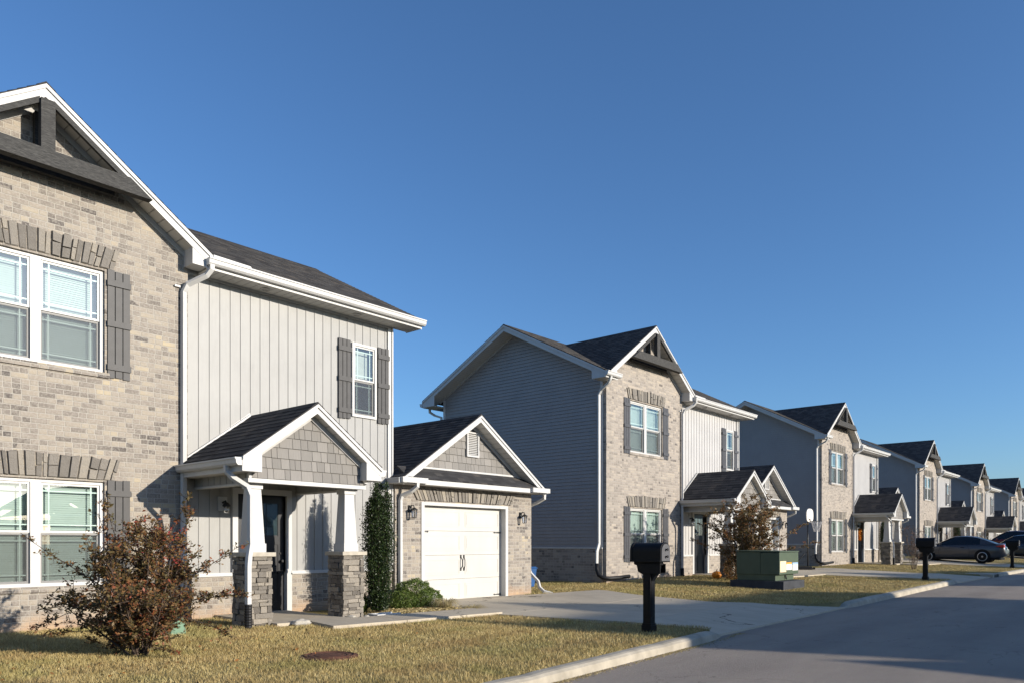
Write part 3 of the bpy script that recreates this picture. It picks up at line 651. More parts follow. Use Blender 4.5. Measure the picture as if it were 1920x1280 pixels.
    ds = MB(); spout(ds, [(8.55, 10.9, 1.16), (8.55, 10.9, 1.08), (8.48, 11.1, 1.0), (8.33, 11.02, .90), (8.29, 11.03, .8), (8.29, 11.03, -.12)]); ds.build('downspout', M['white'], root)
    # --- garage
    GC, GZp, GS, GH = 12.66, 2.92, .67, 2.30; op = (11.14, 13.95, GZ, .90)
    b = MB(); sheet(b, YB, (GX0, GX1, GZ, 1.26), [op], thick=.2)
    b.quad((GX1, YB, GZ), (GX1, 18.92, GZ), (GX1, 18.92, 1.26), (GX1, YB, 1.26)); b.quad((GX0, YB, GZ), (GX0, YS + .02, GZ), (GX0, YS + .02, 1.26), (GX0, YB, 1.26)); b.build('garage_wall', M['brick_a'], root)
    t = MB(); a, c, _, z1 = op; t.box(a, a + .09, YB - .02, YB + .2, -1.5, z1); t.box(c - .09, c, YB - .02, YB + .2, -1.5, z1); t.box(a + .09, c - .09, YB - .02, YB + .2, z1 - .07, z1); t.build('garage_door_trim', M['white'], root)
    gd = MB(); yd = YB + .15; zs = [-1.345 + i * .5425 for i in range(5)]; da, dc = a + .09, c - .09
    for i in range(4):
        gd.box(da, dc, yd, yd + .04, zs[i] + .003, zs[i + 1] - .003)
        nx = 2
        for k in range(nx):
            pw = (dc - da) / nx; xa, xb = da + k * pw + .09, da + (k + 1) * pw - .09; za, zb = zs[i] + .10, zs[i + 1] - .10
            for (q0, q1, w0_, w1_) in ((xa, xb, zb - .015, zb), (xa, xb, za, za + .015), (xa, xa + .015, za + .015, zb - .015), (xb - .015, xb, za + .015, zb - .015)): gd.box(q0, q1, yd - .007, yd, w0_, w1_)
            gd.box(xa + .05, xb - .05, yd - .005, yd, za + .05, zb - .05)
    g_o = gd.build('garage_door', M['gdoor'], root)
    for xx, s in ((da + .01, 1), (dc - .01, -1)):
        for zz in (zs[1] - .45 + .03, zs[3] - .02) if s < 0 else (zs[3] - .02,):
            h = MB(); h.prism([(xx, zz - .018), (xx + s * .2, zz - .008), (xx + s * .22, zz - .02), (xx + s * .25, zz), (xx + s * .22, zz + .02), (xx + s * .2, zz + .008), (xx, zz + .018)], yd - .014, yd - .006); h.build('strap_hinge', M['iron'], g_o, fix=True)
    mx = (da + dc) / 2
    for s in (-1, 1):
        h = MB(); zz = zs[1] + .36; h.tube([(mx + s * .05, yd - .01, zz - .14), (mx + s * .04, yd - .05, zz - .07), (mx + s * .04, yd - .05, zz + .06), (mx + s * .05, yd - .01, zz + .14)], .011); h.box(mx + s * .05 - .018, mx + s * .05 + .018, yd - .014, yd, zz - .18, zz - .11); h.box(mx + s * .05 - .018, mx + s * .05 + .018, yd - .014, yd, zz + .11, zz + .18); h.build('pull_handle', M['iron'], g_o)
    lintel(root, 11.02, 14.05, .925, .25, YB)
    lantern(root, 10.82, YB, .68); lantern(root, 14.42, YB, .64)
    gable_roof(root, 'garage_roof', IDT, GC, GZp, GS, GH, 11.95, 19.3, YB - .03, fh=.17, ridge_v1=19.3, hws=(GH, GH), left=True)
    shakes(root, GC, GZp - .17, GS, GC - 1.95, GC + 1.95, 1.655, YB, hole=(12.48, 12.93, 1.95, 2.6))
    tt = MB(); tt.box(GC - 1.75, GC + 1.75, YB - .035, YB, 1.615, 1.655); tt.box(GX0 - .2, GX1 + .13, 11.94, 11.96, 1.235, 1.345); tt.build('garage_fascia', M['white'], root)
    pr_ = MB(); slope_courses(pr_, SWP, 11.93, 1.35, 12.29, 1.62, 10.46, 14.9, .15); pr_.build('pent_roof', M['shingle'], root)
    sf = MB(); sf.box(GX0 - .2, GX1 + .15, 11.96, YB, 1.235, 1.25); sf.build('soffit', M['soffit'], root); sf = MB(); sf.box(GX1, GX1 + .2, YB, 19.2, 1.235, 1.25); sf.build('soffit', M['soffit'], root)
    vt = MB(); va, vb_, vz0, vz1 = 12.50, 12.90, 1.98, 2.55
    vt.box(va, va + .04, YB - .06, YB - .01, vz0, vz1); vt.box(vb_ - .04, vb_, YB - .06, YB - .01, vz0, vz1); vt.box(va + .04, vb_ - .04, YB - .06, YB - .01, vz0, vz0 + .04); vt.box(va + .04, vb_ - .04, YB - .06, YB - .01, vz1 - .03, vz1)
    for i in range(12): z = vz0 + .05 + i * .04; vt.quad((va + .04, YB - .052, z), (vb_ - .04, YB - .052, z), (vb_ - .04, YB - .018, z + .034), (va + .04, YB - .018, z + .034))
    vt.build('gable_vent', M['white'], root)
    gg = MB(); gutter(gg, 10.37, 11.88, 1.24, 'y', .5, -1); gg.box(10.26, 10.95, 11.86, 11.938, 1.25, 1.36); gg.build('gutter', M['white'], root)
    gg = MB(); gutter(gg, 14.95, 11.88, 1.24, 'y', 7.3, 1); gg.box(14.4, 15.06, 11.86, 11.938, 1.25, 1.36); gg.build('gutter', M['white'], root)
    ds = MB(); spout(ds, [(10.68, 11.90, 1.25), (10.68, 11.90, 1.18), (10.62, 12.02, 1.08), (10.53, 12.2, 1.0), (10.52, 12.245, .9), (10.52, 12.245, -1.1)]); ds.build('downspout', M['white'], root)
    ds = MB(); spout(ds, [(15.0, 12.0, 1.25), (15.0, 12.0, 1.12), (14.96, 12.2, 1.02), (14.90, 12.38, .95), (14.89, 12.4, .85), (14.89, 12.4, -.65), (14.9, 12.36, -.75), (15.0, 12.2, -.95), (15.0, 12.15, -1.1), (15.05, 12.05, -1.2), (15.2, 11.9, -1.26)]); ds.build('downspout', M['white'], root)
    return root
H = build_house()
tag(H, 'nearest brick and white batten house, cut off by the left edge', 'house', 'matching two-storey houses along the street')
HL = ['house with a grey lap-sided wall beside the first driveway, behind the green transformer',
      'house with a round orange wreath on its front door, third along the street',
      'house directly behind the parked grey coupe, fourth along the street',
      'fifth house along the street, its porch above the low red bushes',
      'sixth house along the street, last whose brick gable shows whole',
      'farthest house, only a dark roof edge at the photo\'s right edge']
OFFS = [(16.57, .13), (33.9, .22), (51.2, .2), (67.9, .02), (85.4, .0), (102.6, 0)]
SWAP = {M['brick_a']: M['brick_b'], M['shutter']: M['shutter_b'], M['vinyl']: M['vinyl_b']}
def var_hook():
    cache = {}
    def hook(o):
        if o.type == 'MESH' and o.data.materials and o.data.materials[0] in SWAP:
            k = o.data.name
            if k not in cache:
                me = o.data.copy(); me.materials[0] = SWAP[o.data.materials[0]]; cache[k] = me
            o.data = cache[k]
    return hook
hk = var_hook(); houses = [H]
for (dx, dz), lb in zip(OFFS, HL):
    h = copy_tree(H, None, hk); h.location = (6.2 + dx, 12.3, -1.27 + dz); h['label'] = lb; houses.append(h)
# the same houses stand mirrored on the other side of the street (behind the camera); they shade the road
AL = ['matching house across the street, facing the first house', 'matching house across the street, facing the second house', 'matching house across the street, facing the third house', 'matching house across the street, facing the fourth house', 'matching house across the street, facing the fifth house', 'matching house across the street, behind and left of the camera']
for dx, lb in zip((.75, 17.35, 34.05, 50.8, 67.8, -15.9), AL):
    h = copy_tree(H, None, hk); h.location = (6.2 + dx, -18.5, -1.27); h.scale = (1, -1, 1); h['label'] = lb; h['group'] = 'matching houses across the street'
    if dx == .75:
        for o in h.children:
            if o.name.split('.')[0] in ('garage_wall', 'garage_door_trim', 'garage_door', 'garage_roof', 'garage_fascia', 'pent_roof', 'gable_vent'): o.location = (1.3, -4.8, 0)

# ------------------------------------------------------------------ setting
def grid_sheet(name, xs, ys, fz, mat, kind='structure', keep=None, parent=None):
    mb = MB(); nx = len(xs); yo = (lambda x, y: off(x) * max(0, 1 - (y - 5.6) / 2.5) if 5.5 < y < 8.1 and name == 'ground' else 0); mb.v = [(x, y + yo(x, y), fz(x, y)) for y in ys for x in xs]
    for j in range(len(ys) - 1):
        for i in range(nx - 1):
            if keep is None or keep((xs[i] + xs[i + 1]) / 2, (ys[j] + ys[j + 1]) / 2): mb.f.append((j * nx + i, j * nx + i + 1, (j + 1) * nx + i + 1, (j + 1) * nx + i))
    o = mb.build(name, mat, parent, smooth=True)
    if kind: o['kind'] = kind
    return o
xs = [-400, -150, -60, -30] + [float(x) for x in range(-20, -4)] + [-4 + .2 * i for i in range(390)] + [float(x) for x in range(75, 121)] + [140, 180, 260, 500, 1200]
ys = [-900, -300, -120, -60, -30, -20, -14, -11, -8, -6, -4, -3.02, -2.98, 0, 3, 5.54, 5.60] + [5.6 + .2 * i for i in range(1, 36)] + [14, 18, 25, 40, 80, 200, 900]
rx = [-400, -100] + [float(x) for x in range(-30, 121, 2)] + [140, 200, 400, 1200]
grid_sheet('road', rx, [-2.75, -2, -1, 0, 1, 2, 3, 4, 5, 5.5], lambda x, y: zroad(x, y), M['asphalt'])
# driveways: slabs between joints, flaring at the curb
def dw_edges(y, off):
    l = np.interp(y, [5.42, 5.8, 6.6, 9.3, 12.5], [11.15, 11.2, 11.0, 10.3, 10.95]); r = np.interp(y, [5.42, 5.9, 6.6, 7.6, 9.8, 11.2, 12.0, 12.5], [17.1, 16.5, 15.8, 15.3, 15.75, 16.35, 14.5, 14.1]); return l + off, r + off
D_OFF = [0, 16.9, 33.9, 51.2, 67.9]
def in_drive(x, y, pad=0):
    return any(5.3 < y < 12.5 and dw_edges(y, o)[0] - pad < x < dw_edges(y, o)[1] + pad for o in D_OFF)
grid_sheet('ground', xs, ys, lambda x, y: (zc(x) - .35 if -3 < y < 5.57 else g(x, y) - (.2 if in_drive(x, y, -.0) else 0)), M['lawn'])
def driveway(of):
    mb = MB(); rows = [5.42, 6.9, 9.3, 11.9, 12.55]
    for a, b in zip(rows[:-1], rows[1:]):
        n = 8; yy = [a + .006 + (b - a - .012) * k / n for k in range(n + 1)]
        for side in (0, 1):
            V = []
            for y in yy:
                l, r = dw_edges(y, of); m = 12.9 + of; x0, x1 = (l, m - .006) if side == 0 else (m + .006, r)
                V += [(x0 + (x1 - x0) * i / 5, y, g(x0 + (x1 - x0) * i / 5, y) + .022 - (.115 * max(0, (6.9 - y) / 1.48) ** 1.0 if y < 6.9 else 0)) for i in range(6)]
            F = [(j * 6 + i, j * 6 + i + 1, (j + 1) * 6 + i + 1, (j + 1) * 6 + i) for j in range(n) for i in range(5)]
            # skirts
            nb = len(V); V2 = [(x, y, z - .3) for x, y, z in V]; F += [(i, i + nb, i + 1 + nb, i + 1) for i in range(5)] + [(j * 6, (j + 1) * 6, (j + 1) * 6 + nb, j * 6 + nb) for j in range(n)] + [(j * 6 + 5, j * 6 + 5 + nb, (j + 1) * 6 + 5 + nb, (j + 1) * 6 + 5) for j in range(n)]
            mb.add(V + V2, F)
    o = mb.build('driveway', M['concrete'], smooth=False); o['kind'] = 'structure'; return o
for o_ in D_OFF: driveway(o_)
def in_walk(x, y, pad=0):
    for o_ in D_OFF:
        X = x - o_
        if 6.85 - pad < X < 10.6 and 9.42 - pad < y < 10.35 + pad: return True
        if 6.5 - pad < X < 7.87 + pad and 10.3 < y < 12.3: return True
    return False
WALK = [(7.02, 9.50), (8.45, 9.42), (9.75, 9.36), (10.32, 9.32)]
for o_ in D_OFF:
    mb = MB()
    def slab(p):
        n = len(p); mb.add([(x + o_, y, g(x + o_, y) + .05) for x, y in p] + [(x + o_, y, g(x + o_, y) - .3) for x, y in p], [tuple(range(n))] + [(i, i + n, (i + 1) % n + n, (i + 1) % n) for i in range(n)])
    slab([(6.95, 9.62), (8.30, 9.50), (8.34, 10.36), (7.08, 10.42)]); slab([(8.312, 9.50), (9.6, 9.42), (9.63, 10.30), (8.352, 10.36)]); slab([(9.612, 9.42), (10.45, 9.34), (10.6, 10.26), (9.642, 10.30)])
    slab([(6.5, 10.43), (7.87, 10.38), (7.87, 12.36), (6.5, 12.36)])
    q = mb.build('walkway', M['concrete'], fix=True); q['kind'] = 'structure'
# curbs
def curb(x0, x1, name='curb', taper=(True, True)):
    mb = MB(); n = max(6, int((x1 - x0) / .25)); prof = [(5.36, -.14), (5.385, -.03), (5.42, -.004), (5.46, .006), (5.55, .006), (5.6, -.01), (5.62, -.2)]; V = []
    for i in range(n + 1):
        x = x0 + (x1 - x0) * i / n; k = 1; dy = 0
        if taper[1]: t = min(1, (x1 - x) / .55); k *= t ** .7; dy += .10 * (1 - t)
        if taper[0]: t = min(1, (x - x0) / .55); k *= t ** .7; dy += .10 * (1 - t)
        jt = 1 if (i % 12) else .93
        V += [(x, y + dy + off(x) + math.sin(x * 1.7) * .006, zc(x) - .13 + (h + .13) * k * jt if h > -.14 else zc(x) - .16) for y, h in prof]
    m = len(prof); F = [(i * m + j, i * m + j + 1, (i + 1) * m + j + 1, (i + 1) * m + j) for i in range(n) for j in range(m - 1)] + [tuple(range(m)), tuple(n * m + j for j in range(m))[::-1]]
    mb.add(V, F); o = mb.build(name, M['curb'], smooth=False, fix=True); o['kind'] = 'structure'; return o
curb(-12, 11.25, taper=(False, True)); curb(17.1, 28.2); curb(35.2, 45.2); curb(51.2, 62.5); curb(68.5, 79)
c_ = MB(); prof = [(-2.62, -.14), (-2.65, 0), (-2.8, .006), (-3.02, -.2)]
V = [(x, y, zc(x) + h) for x in rx for y, h in prof]; c_.add(V, [(i * 4 + j, i * 4 + j + 1, (i + 1) * 4 + j + 1, (i + 1) * 4 + j) for i in range(len(rx) - 1) for j in range(3)]); c_.build('curb', M['curb'])['kind'] = 'structure'
# storm drain
sd = empty('storm_drain', (34.4, 5.6, zc(34.4) - .1)); q = MB()
q.box(33.7, 35.15, 5.45, 6.3, zc(34) - .3, zc(34) + .015); q.box(33.7, 33.9, 5.33, 5.45, zc(34) - .3, zc(34) + .01); q.box(34.95, 35.15, 5.33, 5.45, zc(34) - .3, zc(34) + .01); q.box(33.9, 34.95, 5.33, 5.45, zc(34) - .02, zc(34) + .01); q.build('inlet_hood', M['curb'], sd, bevel=.02)
q = MB(); q.box(33.9, 34.95, 5.37, 5.44, zc(34) - .2, zc(34) - .02); q.build('inlet_opening', M['rubber'], sd)
tag(sd, 'concrete curb inlet with a dark slot beyond the second mailbox', 'storm drain')

# ------------------------------------------------------------------ foliage makers
def leaf_mesh(name, P, size, mat, parent, tint=None, up=.3, aspect=.5, axis=None):
    n = len(P); P = np.asarray(P, float)
    ax = rng.normal(size=(n, 3)); ax[:, 2] = ax[:, 2] * .6 + up
    if axis is not None: ax = ax * .6 + np.asarray(axis)
    ax /= np.linalg.norm(ax, axis=1)[:, None]; sd_ = np.cross(ax, rng.normal(size=(n, 3))); sd_ /= np.linalg.norm(sd_, axis=1)[:, None]
    L = (size * rng.uniform(.65, 1.3, n))[:, None]; nrm = np.cross(ax, sd_)
    a = P; b = P + ax * L * .5 + sd_ * L * aspect * .5 + nrm * L * .08; c = P + ax * L; d = P + ax * L * .5 - sd_ * L * aspect * .5 + nrm * L * .08
    V = np.stack([a, b, c, d], 1).reshape(-1, 3); F = np.arange(4 * n).reshape(n, 4)
    t = rng.uniform(0, 1, n) if tint is None else tint
    return np_mesh(name, V, F, mat, np.repeat(t, 4), parent, 4)
def shrub(name, base, stems, leaf, label, cat, mat, barkm, twigs=(7, 5), leafn=9, lsize=.04, spread=.35, tfun=None, group=None, extra=(), side=(.3, .7), tlo=.22):
    root = empty(name, base); tr = MB(); pts = []; tn = []; B = Vector(base)
    def path(p, d, L, r0, n=6, droop=.0, wob=.12):
        out = [p.copy()]; d = d.normalized(); seg = L / n
        for i in range(n):
            d = (d + Vector((U(-wob, wob), U(-wob, wob), U(-wob, wob) - droop))).normalized(); p = p + d * seg; out.append(p.copy())
        tr.tube([tuple(q) for q in out], [r0 * (1 - .8 * i / n) + .0012 for i in range(n + 1)], 5 if r0 > .006 else 3); return out
    def twig(p, d, L, k):
        pp = path(p, d, L, .0035, 4, .03, .2)
        cl = U(0, 1)
        for q in range(k):
            t = U(.15, 1) * 4; i = min(3, int(t)); v = pp[i].lerp(pp[i + 1], t - i); pts.append(tuple(v + Vector((U(-1, 1), U(-1, 1), U(-1, 1))) * .022)); tn.append(cl)
    for (d, L, r, dr) in stems:
        d = Vector(d); st = path(B + Vector((U(-.07, .07), U(-.07, .07), -.05)), d, L, r, 8, dr, .07)
        for k in range(twigs[0]):
            t = U(tlo, 1) * 8; i = min(7, int(t)); p = st[i].lerp(st[i + 1], t - i)
            sd2 = Vector((U(-1, 1), U(-1, 1), U(-.25, .9))).normalized(); dd = (st[i + 1] - st[i]).normalized() * .5 + sd2 * .8
            sh = path(p, dd, U(*side) * (1.15 - .5 * t / 8), r * .35, 5, .02, .15)
            for m in range(twigs[1]):
                u = U(.15, 1) * 5; j = min(4, int(u)); q = sh[j].lerp(sh[j + 1], u - j); twig(q, Vector((U(-1, 1), U(-1, 1), U(-.3, .8))) + (sh[j + 1] - sh[j]).normalized() * .8, U(.08, .24), leafn)
    for (d, L, dr, dens) in extra:
        st = path(B + Vector((0, 0, .5)), Vector(d), L, .007, 10, dr, .05)
        for k in range(dens):
            t = U(.45, 1) * 10; i = min(9, int(t)); p = st[i].lerp(st[i + 1], t - i); twig(p, Vector((U(-1, 1), U(-1, 1), U(-.6, .8))), U(.05, .13), 6)
    tr.build('trunk', barkm, root, smooth=True)
    tn = np.array(tn); n = len(pts); P = np.array(pts); t = np.clip(tn * .62 + rng.uniform(0, .38, n), 0, 1)
    if tfun is not None: t = tfun(P, t)
    if n: leaf_mesh('crown', P, lsize, mat, root, t, aspect=.5)
    tag(root, label, cat, group); return root
def cam_dir(r, f, u):    # right, forward, up as the photographer would say it, in world axes
    th = math.radians(41.07); return (math.sin(th) * r + math.cos(th) * f, -math.cos(th) * r + math.sin(th) * f, u)
random.seed(21)
st = []
for i in range(17):
    a = i * 2.4; tilt = U(.2, .98) if i > 4 else U(0, .25); st.append(((math.cos(a) * tilt, math.sin(a) * tilt, 1 - .25 * tilt), U(1.25, 1.5) * (1.0 if tilt < .35 else .86 if tilt < .7 else .74), U(.010, .016), -.012))
ex = [(cam_dir(-.72, -.1, .62), 1.55, -.0, 26), (cam_dir(-1, .05, .22), 1.25, .02, 30), (cam_dir(-.85, .1, -.02), 1.15, -.03, 16), (cam_dir(.75, .05, .55), 1.35, -.0, 30), (cam_dir(1, .1, .30), 1.15, .02, 30), (cam_dir(1, -.1, .12), 1.2, .075, 22), (cam_dir(.95, .1, .42), 1.2, .05, 24), (cam_dir(-.3, 0, 1), 1.45, 0, 24), (cam_dir(.25, 0, 1.0), 1.45, 0, 30), (cam_dir(-.55, 0, .9), 1.25, 0, 22), (cam_dir(.5, 0, .9), 1.35, 0, 30)]
def redtint(P, t):
    k = rng.uniform(0, 1, len(t)); c = np.sin(P[:, 0] * 5) + np.sin(P[:, 2] * 6 + 1) + np.sin(P[:, 1] * 4.3)
    return np.clip(t * .75 + (c > .9) * .22 * k, 0, 1)
shrub('red_leaf_shrub', (3.86, 9.05, g(3.86, 9.05)), st, None, 'large shrub with dark red and brown leaves before the nearest house', 'shrub', M['leaf_red'], M['bark_d'], (13, 8), 12, .044, tfun=redtint, extra=ex, tlo=.12, side=(.25, .6))
st = []
for i in range(15):
    a = i * 2.4; tilt = U(.05, .55); st.append(((math.cos(a) * tilt, math.sin(a) * tilt, 1 - .3 * tilt), U(1.9, 2.55) * (1 if tilt < .35 else .85), U(.014, .024), -.01))
shrub('brown_leaf_tree', (21.4, 9.45, g(21.4, 9.45)), st, None, 'small multi-stem tree with brown and orange leaves standing behind the green transformer', 'tree', M['leaf_brown'], M['bark'], (13, 7), 10, .062, extra=[(cam_dir(1, 0, .45), 2.1, .0, 30), (cam_dir(-1, 0, .5), 1.9, .0, 30), (cam_dir(.9, 0, .8), 2.2, .02, 30)], side=(.4, .95))
def bare(loc, n, h, label, name='bare_red_bush', group=None):
    st = [((math.cos(i * 2.4) * U(.05, .4), math.sin(i * 2.4) * U(.05, .4), 1), U(.6, 1.) * h, .01, 0) for i in range(n)]
    return shrub(name, (loc[0], loc[1], g(*loc)), st, None, label, 'bush', M['leaf_twig'], M['bark'], (7, 4), 3, .035, group=group, side=(.25, .6))
bare((35.9, 8.6), 12, 2.0, 'bare reddish bush on the lawn just left of the second mailbox')
for i, (px, y, h, lb) in enumerate([(52.5, 10.6, 1.9, 'leftmost low red bush behind the grey coupe\'s rear window'), (54.6, 10.2, 1.8, 'middle low red bush behind the grey coupe\'s boot'), (57.0, 9.8, 1.8, 'rightmost low red bush beside the dark blue car')]):
    bare((px, y), 10, h, lb, group='low red bushes beyond the coupe')
# narrow upright holly
def column_shrub(name, base, h, r, label):
    root = empty(name, base); P = []; T_ = []; tr = MB(); B = np.array(base)
    for k in range(26):
        a = k * 2.4; rr = r * math.sqrt((k + .5) / 26) * .82; hh = h * (1 - .16 * (rr / r) ** 1.5) * U(.70, 1.0)
        bx_, by_ = math.cos(a) * rr, math.sin(a) * rr
        tr.tube([(B[0] + bx_ * .15, B[1] + by_ * .15, B[2] - .03), (B[0] + bx_ * .8, B[1] + by_ * .8, B[2] + hh * .3), (B[0] + bx_, B[1] + by_, B[2] + hh * .97)], [.012, .008, .003], 4)
        n = int(2300 * hh / 2.6); t = rng.uniform(.04, 1, n); w = .062 * np.minimum(1, (1 - t) * 5 + .25) * np.minimum(1, .5 + t * 3)
        s = np.minimum(1, .42 + t * 1.0)
        P.append(np.stack([B[0] + bx_ * s + rng.normal(size=n) * w, B[1] + by_ * s + rng.normal(size=n) * w, B[2] + t * hh], 1)); T_.append(rng.uniform(0, 1, n))
    tr.build('stem', M['bark_d'], root); leaf_mesh('foliage', np.concatenate(P), .032, M['leaf_green'], root, np.concatenate(T_), up=1.1, aspect=.55); tag(root, label, 'shrub'); return root
column_shrub('upright_holly', (9.02, 11.1, -1.3), 2.66, .27, 'tall narrow dark green holly between the first porch and the garage')
def ball(name, base, rs, label, n, mat='leaf_box', size=.028, lobes=None):
    root = empty(name, base); P = []; lobes = lobes or [(0, 0, 0, 1)]
    for lx, ly, lz, k in lobes:
        m = int(n * k); d = rng.normal(size=(m, 3)); d /= np.linalg.norm(d, axis=1)[:, None]; rad = rng.uniform(.72, 1.0, m) ** .5 * (1 + .10 * np.sin(d[:, 0] * 7) * np.sin(d[:, 2] * 8 + d[:, 1] * 5))
        q = d * rad[:, None] * np.array(rs) * k ** .5 + np.array([lx, ly, lz + rs[2] * .8 * k ** .5]); P.append(q[q[:, 2] > 0])
    P = np.concatenate(P) + np.array(base); leaf_mesh('foliage', P, size, M[mat], root)
    tr = MB(); 
    for k in range(9): a = k * .7; tr.tube([(base[0], base[1], base[2] - .03), (base[0] + math.cos(a) * rs[0] * .7, base[1] + math.sin(a) * rs[1] * .7, base[2] + rs[2] * U(.8, 1.3))], [.014, .004], 4)
    tr.build('branches', M['bark_d'], root); tag(root, label, 'bush'); return root
ball('round_boxwood', (10.32, 11.62, -1.31), (.46, .34, .33), 'low rounded green boxwood by the left side of the white garage door', 13000, lobes=[(0, 0, 0, 1), (-.36, -.1, 0, .45), (.32, -.1, -.02, .5)])
ball('round_boxwood', (8.75, 11.45, -1.31), (.25, .24, .24), 'small green boxwood just left of the tall narrow holly', 6000)
ball('orange_leaf_bush', (22.1, 10.2, g(22.1, 10.2)), (.5, .35, .42), 'low bush of orange-brown leaves at the foot of the second porch', 3000, 'leaf_brown', .05)
for ox, lb in ((16.57, 'narrow dark green holly beside the second porch, mostly hidden by the brown tree'), (33.9, 'narrow dark green holly beside the porch with the orange wreath'), (51.2, 'narrow dark green holly above the grey coupe\'s roof')):
    column_shrub('upright_holly', (9.62 + ox, 11.80, g(9.62 + ox, 11.8) - .02), 2.4, .24, lb)
# straw mulch patch and tufts
def blades(n, fx, hmin, hmax, w, lean=.5):
    X, Y, Z = fx; a = rng.uniform(0, 2 * math.pi, n); h = rng.uniform(hmin, hmax, n); l = rng.uniform(0, lean, n) * h; b = rng.uniform(0, 2 * math.pi, n)
    p0 = np.stack([X - np.cos(a) * w, Y - np.sin(a) * w, Z], 1); p1 = np.stack([X + np.cos(a) * w, Y + np.sin(a) * w, Z], 1); p2 = np.stack([X + np.cos(b) * l, Y + np.sin(b) * l, Z + h], 1)
    return np.stack([p0, p1, p2], 1).reshape(-1, 3), np.arange(3 * n).reshape(n, 3)
def tuft(loc, R_, n, h, label):
    root = empty('ornamental_grass', loc); V = []; F = []; T_ = []
    for i in range(n):
        a = U(0, 6.28); d = Vector((math.cos(a), math.sin(a), 0)); p = Vector(loc) + d * U(0, R_ * .3); L = U(.6, 1.1) * R_; hh = h * U(.5, 1.1); s = Vector((-d.y, d.x, 0)) * .004; b = len(V)
        for k in range(4): t = k / 3; q = p + d * L * t + Vector((0, 0, hh * math.sin(math.pi * t * .8) * 1.0)); V += [q - s * (1 - t * .8), q + s * (1 - t * .8)]
        F += [(b + 2 * k, b + 2 * k + 1, b + 2 * k + 3, b + 2 * k + 2) for k in range(3)]; T_ += [U(0, 1)] * 8
    np_mesh('blades', np.array([tuple(v) for v in V]), np.array(F), M['straw'], np.array(T_), root, 4); tag(root, label, 'plant', 'ornamental grass tufts'); return root
tuft((10.55, 10.95, -1.31), .32, 330, .22, 'taller pale ornamental grass tuft against the boxwood'); tuft((10.95, 10.55, -1.31), .3, 200, .1, 'low flattened ornamental grass tuft beside the driveway')
n = 9000; X = rng.normal(9.7, .55, n); Y = rng.normal(10.85, .28, n); k_ = (X > 8.4) & (X < 11.0) & (Y > 10.37) & (Y < 11.9); X, Y = X[k_], Y[k_]; n = len(X)
a = rng.uniform(0, 2 * math.pi, n); L = rng.uniform(.03, .09, n); Z = np.full(n, -1.285) + rng.uniform(0, .03, n)
V = np.stack([np.stack([X, Y, Z], 1), np.stack([X + np.cos(a) * L, Y + np.sin(a) * L, Z + rng.uniform(-.01, .02, n)], 1), np.stack([X + np.cos(a) * L + .004, Y + np.sin(a) * L, Z], 1), np.stack([X + .004, Y + .003, Z], 1)], 1).reshape(-1, 3)
tag(np_mesh('straw_mulch', V, np.arange(4 * n).reshape(n, 4), M['straw'], np.repeat(rng.uniform(0, .9, n), 4), None, 4), 'loose straw mulch along the walkway by the garage', 'mulch', kind='stuff')
